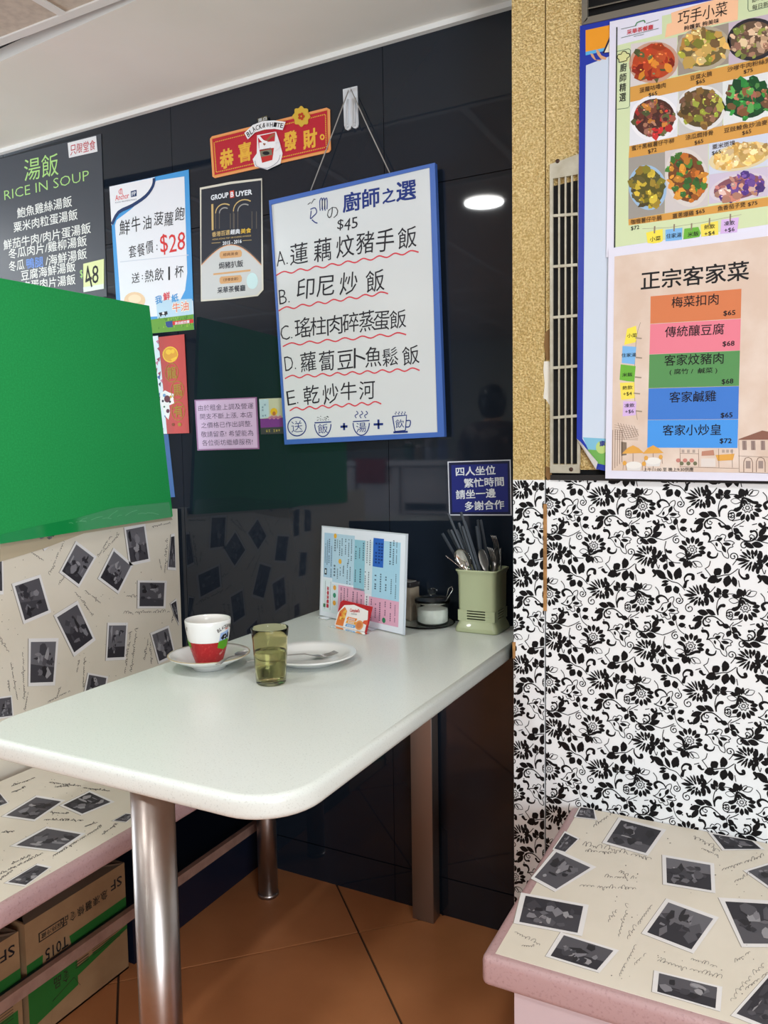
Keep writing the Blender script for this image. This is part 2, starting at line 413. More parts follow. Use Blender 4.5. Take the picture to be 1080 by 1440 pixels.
    for (ox, oy, s_) in ((620, 320, 1), (205, 440, -1)):            # acanthus
        if s_ == 1:
            X = lambda x: x; Y = lambda y: y
        else:
            X = lambda x: 205 + (620 - x) * .98; Y = lambda y: 455 + (y - 330) * .0 + (330 - y) * -1 * -1
        def X2(x): return x if s_ == 1 else 815 - x
        def Y2(y): return y if s_ == 1 else 790 - y
        def lf(x, y, a, l, w): leaf(X2(x), Y2(y), a if s_ == 1 else a + 180, l, w)
        lf(705, 300, 152, 80, 34); lf(650, 295, 170, 82, 42); lf(615, 318, 205, 92, 38); lf(600, 350, 235, 90, 36)
        strk([(X2(778), Y2(370)), (X2(735), Y2(335)), (X2(690), Y2(312)), (X2(640), Y2(320)), (X2(612), Y2(355)), (X2(625), Y2(388)), (X2(655), Y2(385))], 6, 12, 10)
        strk([(X2(640), Y2(322)), (X2(632), Y2(348)), (X2(655), Y2(362)), (X2(668), Y2(345)), (X2(652), Y2(336))], 5, 5, 5)
        strk([(X2(545), Y2(412)), (X2(520), Y2(420)), (X2(510), Y2(400))], 16, 8, 8)
        strk([(X2(775), Y2(368)), (X2(740), Y2(375)), (X2(722), Y2(352))], 14, 12, 9)
    for lst, (sx, sy), e in (([(385, 375, 80), (425, 350, 25), (395, 402, 160), (422, 405, 10)], (412, 400), [(470, 470), (430, 440), (410, 400), (402, 360)]),
                          ([(812, 385, 170), (825, 385, -35), (818, 410, -115), (840, 430, -50)], (818, 390), [(840, 345), (815, 378), (820, 410), (838, 435)]),
                          ([(320, 655, 170), (322, 675, -105), (340, 665, -35), (335, 640, 150)], (325, 655), [(312, 600), (325, 650), (330, 690)]),
                          ([(738, 140, 112), (728, 165, 130), (750, 125, 25), (748, 135, -20)], (738, 150), [(735, 175), (738, 140), (760, 120)])):
        for x, y, a in lst: leaf(x, y, a, 56, 34)
        strk(e, 5, 4)
    for base in ((0, 0),):                                          # lily leaf groups
        for x, y, a, l, w in ((320, 800, 140, 105, 50), (372, 805, 118, 90, 30), (395, 800, 70, 100, 52), (430, 790, 95, 60, 30), (360, 850, 235, 70, 50), (395, 850, 285, 62, 44),
                              (345, 815, 190, 58, 20), (340, 835, 200, 60, 22)): leaf(x, y, a, l, w)
        strk([(300, 775), (360, 815), (420, 830), (470, 880)], 6, 5)
        for x, y, a, l, w in ((735, 745, 130, 60, 60), (790, 730, 95, 80, 50), (765, 735, 60, 72, 36), (720, 775, 195, 82, 50), (800, 745, 255, 90, 52), (830, 750, 285, 80, 36), (750, 765, 225, 60, 20), (720, 760, 180, 60, 20)): leaf(x, y, a, l, w)
        strk([(690, 770), (760, 745), (810, 735), (865, 690)], 6, 5)
    for p in ([(345, 225), (320, 190), (280, 178), (250, 200), (262, 228)], [(250, 330), (258, 352), (240, 368), (222, 352)], [(640, 500), (655, 465), (640, 435), (612, 432)],
              [(715, 575), (705, 605), (675, 615), (645, 602), (650, 580)], [(78, 690), (80, 730), (110, 762), (142, 756), (138, 738)], [(470, 820), (465, 785), (490, 755), (528, 758), (530, 785)],
              [(725, 300), (722, 260), (740, 228), (765, 222)], [(318, 560), (325, 580), (352, 584)], [(215, 790), (235, 770), (222, 740)], [(640, 770), (620, 775), (600, 755)], [(500, 800), (480, 810), (468, 850)]):
        strk(p, 5, 22, 13)
    for x, y, r, a, t, sg in ((508, 262, 38, -1.6, 1.2, -1), (400, 490, 34, -1.2, 1.3, -1), (112, 512, 34, -.5, 1.1, -1), (20, 282, 36, -1.2, 1.2, -1), (815, 300, 36, -1.2, 1.2, -1), (425, 205, 32, -.6, 1.3, 1), (830, 600, 34, .6, 1.2, -1)):
        spiral(x, y, r, a, t, 6, sg)
    for p in ([(722, 300), (712, 240), (730, 170), (790, 132), (850, 130)], [(318, 500), (308, 560), (325, 620), (370, 662), (432, 668)], [(300, 492), (350, 470), (400, 440)], [(150, 455), (240, 480), (300, 492)],
              [(830, 375), (880, 345), (905, 325)], [(20, 330), (80, 315), (95, 300)], [(236, 110), (262, 140), (268, 172)], [(75, 368), (105, 368)], [(165, 355), (200, 345)], [(660, 640), (650, 680), (625, 700)],
              [(560, 745), (600, 728)], [(268, 690), (258, 720), (230, 640)], [(425, 150), (458, 208)], [(858, 618), (825, 665)], [(870, 780), (880, 830)], [(700, 80), (668, 120), (645, 135)], [(620, 700), (660, 750), (665, 770)], [(290, 580), (275, 620), (240, 650), (215, 655)]):
        strk(p, 5, 5)
    for x, y in ((475, 415), (610, 410), (545, 318), (200, 390), (155, 465), (90, 548)): dot(x, y, 6)
    return B
FB = floral_tile()
def lay_floral(x0, x1, z0, z1, ox, oz, parent, sx, sz):
    """one repeat is sx wide and sz tall; origin (ox, oz) is the tile's top left; whole marks kept inside the panel by clipping"""
    mb = MB(); kx = sx / 795.; kz = sz / 757.
    def clip(p, ax, lim, gt):
        out = []
        for a, b in zip(p, p[1:] + p[:1]):
            ia = (a[ax] >= lim) if gt else (a[ax] <= lim); ib = (b[ax] >= lim) if gt else (b[ax] <= lim)
            if ia: out.append(a)
            if ia != ib:
                t = (lim - a[ax]) / (b[ax] - a[ax]); out.append((a[0] + (b[0] - a[0]) * t, a[1] + (b[1] - a[1]) * t))
        return out
    i0 = int((x0 - ox) / sx) - 2; i1 = int((x1 - ox) / sx) + 2
    j1 = int((oz - z0) / sz) + 2
    for i in range(i0, i1 + 1):
        for j in range(-2, j1 + 1):
            bx = ox + i * sx; bz = oz - j * sz
            for p in FB:
                q = [(bx + (a - 0) * kx, bz - (b + (-(a - 130) * 0)) * kz) for a, b in p]
                mx = max(a for a, b in q); mn = min(a for a, b in q); mz = max(b for a, b in q); nz = min(b for a, b in q)
                if mx < x0 or mn > x1 or mz < z0 or nz > z1: continue
                if mn < x0: q = clip(q, 0, x0, True)
                if len(q) > 2 and mx > x1: q = clip(q, 0, x1, False)
                if len(q) > 2 and nz < z0: q = clip(q, 1, z0, True)
                if len(q) > 2 and mz > z1: q = clip(q, 1, z1, False)
                if len(q) > 2: mb.poly([(a, YP - .0003 - (len(mb.f) % 60) * 3e-6, b) for a, b in q], dkink)
    o = mb.build('floral_print', parent); o['kind'] = 'stuff'; return o
a = PY(880 + 130 / 5.4, 670 + 190 / 5.4); b = PY(880 + 925 / 5.4, 670 + 215 / 5.4); c = PY(880 + 905 / 5.4, 670 + 975 / 5.4)
sx = b.x - a.x; sz = b.z - c.z
lay_floral(XB + .0015, 1.1, .05, ZG - .001, a.x - 130 * sx / 795, a.z + 192 * sz / 757, big, sx, sz)
lay_floral(XA + .0003, XB - .002, .0, ZG - .001, a.x - 130 * sx / 795 + .018, a.z + 192 * sz / 757 + .012, strip, sx, sz)

# ================================================================ NOTICES ON THE BLACK WALL
PW = Plane('y', YW - .0022)
def sc(ox, oy, k): return lambda *p: ([(ox + x / k, oy + y / k) for x, y in p] if len(p) > 1 or isinstance(p[0], tuple) else None)
def S1(ox, oy, k): return lambda x, y: (ox + x / k, oy + y / k)
def dash_text(mb, P, L, R, m, n, h=3, off=.0005):       # print too small to read: short marks
    for i in range(n):
        if random.random() < .12: continue
        t0 = (i + .12) / n; t1 = (i + .8) / n
        x0 = L[0] + (R[0] - L[0]) * t0; y0 = L[1] + (R[1] - L[1]) * t0; x1 = L[0] + (R[0] - L[0]) * t1; y1 = L[1] + (R[1] - L[1]) * t1
        dx, dy = x1 - x0, y1 - y0; q = math.hypot(dx, dy); nx, ny = -dy / q, dx / q
        for s_ in (-.5, 0, .45):
            k = h * s_ + random.uniform(-.1, .1) * h; w = h * .16
            if random.random() < .85: mb.q(P, [(x0 + nx * k, y0 + ny * k), (x1 + nx * k, y1 + ny * k), (x1 + nx * (k + w), y1 + ny * (k + w)), (x0 + nx * (k + w), y0 + ny * (k + w))], m, off)
        xm, ym = (x0 + x1) / 2, (y0 + y1) / 2
        mb.q(P, [(xm - nx * h * .5 - dx * .1, ym - ny * h * .5 - dy * .1), (xm - nx * h * .5 + dx * .1, ym - ny * h * .5 + dy * .1), (xm + nx * h * .6 + dx * .1, ym + ny * h * .6 + dy * .1), (xm + nx * h * .6 - dx * .1, ym + ny * h * .6 - dy * .1)], m, off)

paper = lambda r, g, b, rough=.45: mat('paper_%d_%d_%d' % (r, g, b), (r, g, b), rough)
# soup rice menu
g = S1(0, 180, 4)
o = sheet('menu_board', 'dark grey soup rice menu board with pale lettering, left on the black wall', 'menu board', PW,
          [(-130, 256), (142, 188), (150, 417), (-130, 440)], .0018, mat('menu_grey', (62, 66, 74), .4))
mb = MB(); gr = ink(170, 214, 128); wt = ink(226, 228, 224)
text(mb, PW, '湯飯', (34, 240), (82, 230), gr, 30); text(mb, PW, 'RICE IN SOUP', (6, 275), (125, 246), gr, 13, -.01)
for t, L, R in (('鮑魚雞絲湯飯', (24, 300), (101, 282.5)), ('粟米肉粒蛋湯飯', (19, 320), (109, 301)), ('鮮茄牛肉/肉片蛋湯飯', (5, 345), (127.5, 320)), ('冬瓜肉片/雞柳湯飯', (12, 357.5), (122, 338)),
                ('冬瓜', (12.5, 375), (34, 371.5)), ('/海鮮湯飯', (64, 367), (122, 356)), ('豆腐海鮮湯飯', (29.5, 388), (106, 374)), ('皮蛋肉片湯飯', (31, 403), (106, 392.5))):
    text(mb, PW, t, L, R, wt, 14.5, .008)
text(mb, PW, '鴨腿', (37, 371), (61, 367.5), ink(108, 150, 224), 14.5, .008)
text(mb, PW, '$', (112.5, 386), (116.5, 385), gr, 12)
mb.build('lettering', o)
PQ = Plane('y', YW - .0034)
o = sheet('price_label', 'small pale yellow price label reading 48 taped to the soup menu board', 'label', PQ, [(117, 371), (146, 364), (146, 406), (117.5, 411)], .0009, paper(214, 222, 160))
mb = MB(); hand(mb, PQ, '48', (118.5, 392), (139, 385), BLACK, 26, 0); mb.build('lettering', o); mb = MB(); mb.q(PQ, [(117, 404), (146, 399), (146, 406), (117.5, 411)], mat('sticky_tape', (220, 226, 222), .25)); mb.build('tape', o)
o = sheet('paper_slip', 'small white slip with red handwriting above the soup menu board', 'paper slip', PQ, [(95, 201), (135, 191), (137, 213), (97, 222)], .0009, paper(226, 226, 228))
mb = MB(); hand(mb, PQ, '只限堂食', (98, 212.5), (134.5, 202.5), ink(190, 40, 50), 13, -.005); mb.build('lettering', o)

# butter poster
g = S1(140, 230, 4.154)
G = lambda *p: [g(*q) for q in p]
o = sheet('poster', 'blue and white butter poster with hand-written price of 28 left of the award certificate', 'poster', PW, G((57, 135), (520, 35), (552, 970), (110, 1010)), .0012, paper(64, 150, 214, .35))
mb = MB(); W = ink(222, 226, 232); navy = ink(28, 52, 98)
mb.q(PW, G((90, 360), (100, 330), (180, 270), (300, 160), (330, 100), (495, 75), (512, 640), (500, 740), (470, 800), (545, 800), (550, 880), (130, 905)), W, .0002)
mb.q(PW, G((57, 135), (322, 80), (318, 110), (300, 150), (250, 210), (160, 262), (105, 300), (70, 362)), ink(228, 230, 234), .0004)
stroke(mb, PW, G((318, 85), (312, 130), (270, 190), (190, 245), (110, 285), (72, 355)), 4, navy, .0006, sub=3)
text(mb, PW, 'Anchor', g(92, 202), g(172, 185), ink(204, 44, 44), 7.5, .012)
for dx in (-6, 0, 6): stroke(mb, PW, G((126 + dx, 180), (122 + dx * 1.6, 162), (127 + dx * .3, 146)), .9, ink(214, 90, 90), .0006, sub=3)
mb.q(PW, G((182, 162), (216, 153), (217, 190), (184, 197)), navy, .0005); text(mb, PW, 'FP', g(188, 180), g(212, 172), W, 5, .02, .0007)
text(mb, PW, 'FOOD PROFESSIONALS', g(92, 229), g(215, 208), navy, 1.9, .0, .0005)
for ch, x, y, s_ in (('鮮', 146, 372, 70), ('牛', 212, 352, 58), ('油', 278, 345, 56), ('菠', 345, 320, 62), ('蘿', 405, 325, 62), ('飽', 468, 295, 62)):
    hand(mb, PW, ch, g(x - s_ / 2, y + 6), g(x + s_ / 2, y - 6), BLACK, 20, -.014, .03, .0006)
hand(mb, PW, '套餐價', g(168, 522), g(316, 482), BLACK, 18, -.014, .03, .0006)
for y in (478, 500): disc(mb, PW, *g(335, y), .8, .8, BLACK, .0006)
hand(mb, PW, '$28', g(350, 480), g(502, 450), ink(206, 48, 48), 26, -.008, .03, .0006)
hand(mb, PW, '送', g(183, 674), g(236, 662), BLACK, 15, -.014, .0, .0006)
for y in (655, 672): disc(mb, PW, *g(250, y), .8, .8, BLACK, .0006)
hand(mb, PW, '熱飲1杯', g(260, 658), g(494, 628), BLACK, 18, -.014, .03, .0006)
disc(mb, PW, *g(205, 800), 15, 12, ink(226, 196, 160), .0004); disc(mb, PW, *g(205, 790), 9, 6, ink(236, 214, 184), .0005)
mb.q(PW, G((330, 800), (540, 790), (548, 905), (340, 925)), ink(176, 206, 224), .0004)
for ch, x, y, col in (('我', 345, 795, (70, 140, 200)), ('鮮', 392, 775, (206, 60, 70)), ('紙', 440, 785, (70, 150, 210))): text(mb, PW, ch, g(x - 20, y + 5), g(x + 20, y - 5), ink(*col), 11, .02, .0006)
text(mb, PW, '牛油', g(424, 845), g(522, 828), ink(246, 236, 214), 15, .05, .0006); text(mb, PW, '牛油', g(426, 843), g(519, 829), ink(206, 76, 60), 13, .0, .0008)
mb.q(PW, G((130, 935), (345, 905), (549, 880), (552, 970), (110, 1010)), ink(96, 150, 46), .0005)
for k in range(40):
    x = random.uniform(340, 548); y = random.uniform(905, 968) - (x - 345) * .08; mb.q(PW, G((x, y), (x + 3, y - 16), (x + 6, y)), ink(60, 116, 34) if k % 2 else ink(140, 180, 60), .0006)
mb.q(PW, G((345, 872), (395, 862), (398, 880), (388, 884), (386, 895), (380, 884), (362, 886), (358, 898), (352, 886)), ink(30, 28, 30), .0006); disc(mb, PW, *g(372, 874), 1.7, 1.9, W, .0008)
mb.q(PW, G((385, 925), (425, 918), (428, 955), (400, 958), (388, 948)), ink(34, 66, 130), .0007)
mb.q(PW, G((426, 922), (548, 908), (549, 930), (428, 944)), ink(198, 40, 42), .0007); text(mb, PW, '來自紐西蘭', g(440, 934), g(525, 923), W, 4.2, .02, .0009)
mb.q(PW, G((120, 572), (520, 532), (520, 536), (120, 577)), ink(196, 204, 216), .0004)
mb.build('printed_design', o)
# tall strip of paper mostly hidden by the green board, and the fai chun over it
o = sheet('poster', 'tall pale poster mostly hidden behind the green board with only its right edge showing', 'poster', Plane('y', YW - .0012), [(150, 480), (222, 472), (236, 610), (170, 613)], .0008, paper(206, 220, 232))
mb = MB(); PS = Plane('y', YW - .0012)
for k in range(26):
    x = random.uniform(214, 230); y = 480 + k * 5; r = random.uniform(1.2, 2.8); mb.q(PS, [(x - r + k * .2, y), (x + r + k * .2, y - 3), (x + r * .6 + k * .2, y + 4)], ink(*random.choice([(150, 60, 90), (60, 90, 160), (40, 34, 60), (190, 120, 150)])), .0003)
mb.build('printed_design', o)
o = sheet('plastic_sleeve', 'thin blue plastic sleeve hanging beside the lower right edge of the green board', 'sleeve', Plane('y', YW - .001), [(200, 613), (236.5, 610.5), (246, 699), (222, 700)], .0008, paper(58, 98, 158, .25))
o = sheet('red_scroll', 'narrow red paper scroll with gold coin and gold characters beside the green board', 'scroll', PQ, [(223, 474), (259, 470), (266, 609), (235, 610)], .0009, paper(178, 46, 34, .4))
gd = ink(150, 122, 20); gl = ink(226, 186, 50)
mb = MB(); disc(mb, PQ, 239.5, 498.5, 11, 11.3, gl, .0003); disc(mb, PQ, 239.5, 498.5, 9.4, 9.7, ink(206, 150, 40), .0005)
disc(mb, PQ, 237, 495, 4, 3.6, gl, .0007); mb.q(PQ, [(240, 505), (249, 501), (249, 504), (242, 508)], gl, .0007); disc(mb, PQ, 243, 494, 2.6, 3, gl, .0007)
for ch, x, y in (('龍', 241.5, 524), ('馬', 249.5, 549), ('有', 250.5, 578)):
    stroke(mb, PQ, [(x + 9 * math.cos(a * .3), y + 13 * math.sin(a * .3)) for a in range(22)], .9, gd, .0004); text(mb, PQ, ch, (x - 6.5, y + 1), (x + 6.5, y - 1), gd, 17, .02, .0005)
disc(mb, PQ, 252.5, 597, 2.6, 2.6, gd, .0005); disc(mb, PQ, 243.5, 597, 2.2, 2.2, ink(130, 60, 24), .0005)
mb.build('printed_design', o)
# dancing lion ornament
mb = MB(); PL = Plane('y', YW - .0036)
mb.prism([PL(x, y) for x, y in ((226, 553), (232, 549), (238, 552), (244, 554), (244, 562), (245, 567), (238, 570), (239, 580), (237, 590), (233, 586), (230, 578), (227, 570), (225, 560))], PL.n, .0012, paper(226, 226, 228))
for x, y, r, c in ((235, 561, 4.2, (96, 34, 50)), (231, 556, 2, (110, 150, 196)), (240, 558, 1.6, (190, 150, 40)), (235, 558, 1.2, (20, 20, 20)), (239, 565, 1.4, (30, 30, 34)), (229, 564, 1.5, (40, 40, 60)), (236, 578, 2.4, (90, 30, 60)), (231, 572, 1.2, (60, 110, 90)), (236, 567, 1.8, (230, 230, 232))): disc(mb, PL, x, y, r, r * 1.2, ink(*c), .0003 + r * .00002)
tag(mb.build('lion_cutout', weld=False), 'white paper dancing lion cutout on the narrow red scroll', 'decoration')

# award certificate
g = S1(280, 250, 8); G = lambda *p: [g(*q) for q in p]
o = sheet('certificate', 'black and silver award certificate in a pale border between poster and whiteboard', 'certificate', PW, G((8, 112), (350, 45), (705, 5), (722, 1260), (660, 1330), (340, 1368), (20, 1392))[::1], .0015, paper(208, 204, 190, .3))
mb = MB(); dk = ink(38, 40, 50)
arc = [(25 + (700 - 25) * i / 16, 990 - 235 * math.sin(math.pi * (i + .15) / 16.3)) for i in range(17)]
mb.q(PW, G((25, 132), (350, 72), (698, 28), *[(x, y) for x, y in arc[::-1]]), dk, .0003)
mb.q(PW, G(*[(x, y) for x, y in arc], (704, 1250), (650, 1315), (340, 1350), (28, 1372)), ink(196, 198, 198), .0003)
stroke(mb, PW, G(*arc), 1.1, ink(214, 160, 120), .0005); stroke(mb, PW, G(*[(x, y - 18) for x, y in arc]), .5, ink(110, 104, 100), .0005)
text(mb, PW, 'GROUP', g(132, 226), g(330, 190), W, 7.2, .03, .0006); mb.q(PW, G((345, 150), (392, 140), (395, 222), (348, 230)), ink(206, 66, 44), .0005); text(mb, PW, 'B', g(353, 190), g(388, 184), W, 7.2, .03, .0007); text(mb, PW, 'UYER', g(412, 186), g(596, 158), W, 7.2, .03, .0006)
gold1 = ink(196, 168, 110); sil = ink(150, 148, 146)
mb.q(PW, G((137, 298), (160, 294), (163, 588), (142, 592)), gold1, .0005)
for cx, cy, r in ((290, 400, 105), (290, 400, 62), (515, 378, 130), (515, 378, 80)):
    stroke(mb, PW, G(*[(cx + r * math.cos(a), cy - r * 1.02 * math.sin(a)) for a in [math.pi * (1 - k / 12) for k in range(9)]]), 1.4, gold1 if r > 100 else sil, .0005)
    for s_ in (-1, 1): mb.q(PW, G((cx + s_ * r - 5, cy), (cx + s_ * r + 5, cy), (cx + s_ * r + 5, 570), (cx + s_ * r - 5, 575)), ink(84, 78, 72), .0004)
text(mb, PW, '香港百選', g(145, 640), g(345, 612), gold1, 7, .015, .0006); text(mb, PW, '經典', g(352, 611), g(460, 602), W, 7, .02, .0006); text(mb, PW, '美食', g(468, 602), g(585, 590), ink(220, 180, 60), 7, .015, .0006)
text(mb, PW, 'HONG KONG TOP 100 CUISINE AWARDS', g(150, 695), g(585, 650), gold1, 2.2, .005, .0006); text(mb, PW, '2015 - 2016', g(265, 738), g(478, 712), W, 5, .02, .0006)
for x in (190, 540): stroke(mb, PW, G((x - 50, 722 - (x - 365) * .08), (x + 50, 714 - (x - 365) * .08)), .5, gold1, .0005)
cop = ink(206, 160, 112)
for y, t in ((858, '經典美食'), (1142, '《參賽食肆》')):
    mb.q(PW, G((245, y - 30), (465, y - 48), (482, y - 20), (478, y + 22), (462, y + 34), (245, y + 52), (230, y + 30), (230, y - 10)), cop, .0005); text(mb, PW, t, g(270, y + 8), g(440, y - 8), ink(90, 50, 30), 4.5, 0, .0007)
text(mb, PW, '焗豬扒飯', g(222, 990), g(494, 962), ink(36, 38, 50), 9.5, .012, .0006); text(mb, PW, '采華茶餐廳', g(205, 1268), g(520, 1236), ink(36, 38, 50), 8.8, .016, .0006)
mb.q(PW, G((160, 1076), (578, 1030), (578, 1052), (160, 1096)), cop, .0005)
disc(mb, PW, *g(598, 1160), 8, 11.5, ink(196, 222, 224), .0006, 24); mb.build('printed_design', o)

# festive banner
g = S1(280, 120, 4.909); G = lambda *p: [g(*q) for q in p]
PB = Plane('y', YW - .003)
o = sheet('festive_banner', 'red and gold new year banner with a cup picture above the certificate', 'banner', PB, G((75, 370), (88, 352), (880, 154), (902, 165), (908, 445), (895, 462), (108, 640), (92, 630)), .0022, paper(226, 150, 90))
mb = MB(); rd = ink(178, 32, 48); go = ink(222, 170, 60)
mb.q(PB, G((84, 366), (890, 165), (896, 448), (102, 628)), ink(214, 150, 70), .0002)
mb.q(PB, G((90, 370), (884, 172), (890, 443), (107, 620)), rd, .0004)
for t in range(60):
    f = (t + .5) / 60; 
    for (a, b) in (((110, 392), (870, 200)), ((118, 600), (870, 428))): x = a[0] + (b[0] - a[0]) * f; y = a[1] + (b[1] - a[1]) * f; mb.q(PB, G((x - 4, y + 5), (x + 3, y + 3), (x + 4, y - 5), (x - 3, y - 3)), go, .0006)
for t in range(18):
    f = (t + .5) / 18
    for (a, b) in (((103, 392), (118, 600)), ((872, 200), (878, 428))): x = a[0] + (b[0] - a[0]) * f; y = a[1] + (b[1] - a[1]) * f; mb.q(PB, G((x - 4, y + 5), (x + 3, y + 3), (x + 4, y - 5), (x - 3, y - 3)), go, .0006)
for ch, x, y, s_ in (('恭', 190, 505, 96), ('喜', 316, 460, 92), ('發', 630, 382, 94), ('財', 766, 368, 98)):
    text(mb, PB, ch, g(x - s_ / 2, y + 12), g(x + s_ / 2, y - 12), go, 26, .035, .0007)
disc(mb, PB, *g(850, 357), 3.4, 4.2, go, .0007); disc(mb, PB, *g(850, 357), 1.5, 2, rd, .0009)
mb.build('printed_design', o)
mb = MB(); cx, cy = g(705, 214)
mb.prism([PB(cx + (11.5 + 1.2 * math.cos(8 * a)) * math.cos(a), cy + (13.5 + 1.3 * math.cos(8 * a)) * math.sin(a), .0018) for a in [k * math.pi / 24 for k in range(48)]], PB.n, .0016, mat('gold_card', (206, 168, 56), .4)); mb.build('gold_flower', o)
mb = MB(); 
for k in range(5): disc(mb, PB, cx + 3 * math.cos(k * 1.2566), cy + 3.4 * math.sin(k * 1.2566), 2, 2.2, ink(178, 60, 30), .0021)
mb.build('flower_centre', o)
mb = MB()
mb.prism([PB(*q_, .0018) for q_ in G((400, 345), (530, 320), (555, 395), (575, 470), (560, 540), (470, 582), (385, 560), (370, 510), (398, 470))], PB.n, .0015, paper(230, 228, 230))
mb.q(PB, G((412, 430), (520, 405), (505, 515), (435, 535)), ink(186, 44, 40), .0021); mb.q(PB, G((405, 352), (525, 325), (520, 405), (412, 430)), ink(188, 40, 50), .00205); mb.q(PB, G((415, 395), (535, 385), (528, 430), (415, 445)), ink(232, 230, 232), .0023)
mb.q(PB, G((420, 455), (500, 440), (505, 480), (428, 495)), ink(120, 116, 96), .0023); disc(mb, PB, *g(462, 468), 5, 2.6, ink(24, 22, 26), .0025); text(mb, PB, 'BLACK&WHITE', g(425, 447), g(495, 434), ink(60, 50, 50), 1.8, .02, .0026)
stroke(mb, PB, G((445, 410), (480, 370), (500, 350), (520, 340)), 3.2, ink(150, 90, 60), .0026, sub=3); stroke(mb, PB, G((410, 350), (440, 385), (470, 395)), 3, ink(236, 234, 236), .0027, sub=3)
stroke(mb, PB, G((525, 400), (550, 395), (555, 430), (525, 455)), 1.8, ink(220, 218, 222), .0024, sub=3)
stroke(mb, PB, G((385, 520), (400, 560), (470, 572), (540, 530), (560, 480)), .8, ink(150, 150, 160), .0024, sub=3)
mb.build('cup_picture', o)
mb = MB()
rib = [(312, 345), (370, 290), (440, 262), (520, 258), (596, 268)]; rb2 = [(335, 372), (385, 325), (450, 305), (520, 300), (575, 308)]
mb.prism([PB(*g(x, y - 16), .0036) for x, y in rib] + [PB(*g(x, y), .0036) for x, y in rb2[::-1]], PB.n, .0012, paper(232, 232, 234))
for i, ch in enumerate('BLACK&WHITE'):
    t = (i + .5) / 11 * 4 * .96 + .08; k = min(int(t), 3); f = t - k
    x = rib[k][0] + (rib[k + 1][0] - rib[k][0]) * f; y = rib[k][1] + (rib[k + 1][1] - rib[k][1]) * f; x2 = rb2[k][0] + (rb2[k + 1][0] - rb2[k][0]) * f; y2 = rb2[k][1] + (rb2[k + 1][1] - rb2[k][1]) * f
    xm, ym = (x + x2) / 2 + 2, (y + y2) / 2 - 8; a_ = math.atan2(rib[k + 1][1] - rib[k][1], rib[k + 1][0] - rib[k][0])
    text(mb, PB, ch, g(xm - 10 * math.cos(a_), ym - 10 * math.sin(a_)), g(xm + 10 * math.cos(a_), ym + 10 * math.sin(a_)), BLACK, 6.4, .008, .004)
mb.q(PB, G((402, 232), (468, 208), (474, 240), (408, 256)), ink(90, 84, 56), .0036); text(mb, PB, '黑白', g(408, 244), g(466, 226), W, 4.5, .0, .0038)
mb.build('ribbon', o)

# hook and whiteboard
g = S1(465, 110, 6.75); PH = Plane('y', YW - .006)
clearw = mat('clear_white_plastic', (206, 208, 212), .25)
t_ = thing('wall_hook', 'double adhesive white plastic hook holding the whiteboard string', 'hook', PH(492, 182) + Vector((0, .006, 0)))
mb = MB(); mb.prism([Plane('y', YW - .003)(*g(x, y)) for x, y in ((115, 105), (250, 72), (262, 430), (255, 462), (235, 476), (212, 470), (196, 450), (186, 478), (160, 494), (138, 482), (128, 450))], PH.n, .003, clearw); mb.build('backplate', t_, weld=True)
mb = MB()
for x, y in ((160, 0), (228, -15)):
    mb.tube([Plane('y', YW - .008)(*g(x + 5, 200 + y)), Plane('y', YW - .008)(*g(x, 330 + y)), Plane('y', YW - .012)(*g(x, 440 + y)), Plane('y', YW - .018)(*g(x, 462 + y)), Plane('y', YW - .021)(*g(x, 440 + y))], .0028, clearw, 10, flat=.7)
mb.build('prong', t_)
mb = MB(); mb.tube([Plane('y', YW - .003)(*g(182, 118)), Plane('y', YW - .018)(*g(182, 112)), Plane('y', YW - .022)(*g(182, 100))], .003, clearw); mb.build('peg', t_)

g = S1(370, 220, 3.43); G = lambda *p: [g(*q) for q in p]
PF = Plane('y', YW - .030); PI = Plane('y', YW - .0275)
blue = mat('blue_frame', (62, 100, 176), .4); 
wbm = mat('whiteboard_face', (206, 210, 212), .22, spec=.4)
t_ = thing('whiteboard', 'blue framed whiteboard hung on a string with a handwritten rice menu', 'whiteboard', PF(*g(490, 1375)))
o4 = G((28, 212), (828, 30), (874, 1352), (103, 1390)); i4 = G((38, 232), (803, 52), (841, 1330), (112, 1366))
mb = MB(); mb.prism([PI(*q) for q in i4], PI.n, .006, wbm); board = mb.build('board', t_, weld=True)
for a in range(4):
    mb = MB(); b = (a + 1) % 4; mb.prism([PF(*o4[a]), PF(*o4[b]), PF(*i4[b]), PF(*i4[a])], PF.n, .014, blue); mb.build('frame_bar', t_, weld=True)
cord = mat('grey_cord', (158, 152, 146), .6)
mb = MB(); pk = Plane('y', YW - .016)(*S1(465, 110, 6.75)(182, 100))
mb.tube([Plane('y', YW - .020)(437, 268), Plane('y', YW - .018)(466, 192), pk + Vector((-.002, 0, 0)), pk + Vector((.002, 0, 0)), Plane('y', YW - .018)(518, 180), Plane('y', YW - .020)(548, 243)], .0014, cord, 6); mb.build('cord', t_)
mb = MB(); nv = ink(30, 50, 120); bk = ink(34, 32, 40); rr = ink(206, 62, 76)
text(mb, PI, 'の', g(308, 280), g(362, 262), bk, 15, -.01, .0005)
for ch, x, y, s_ in (('廚', 428, 218, 88), ('師', 520, 200, 84), ('之', 605, 188, 62), ('選', 690, 165, 96)): text(mb, PI, ch, g(x - s_ / 2, y + 8), g(x + s_ / 2, y - 8), nv, 27 if ch != '之' else 20, .02, .0005)
hand(mb, PI, '$45', g(355, 333), g(458, 318), bk, 16, -.01, .03)
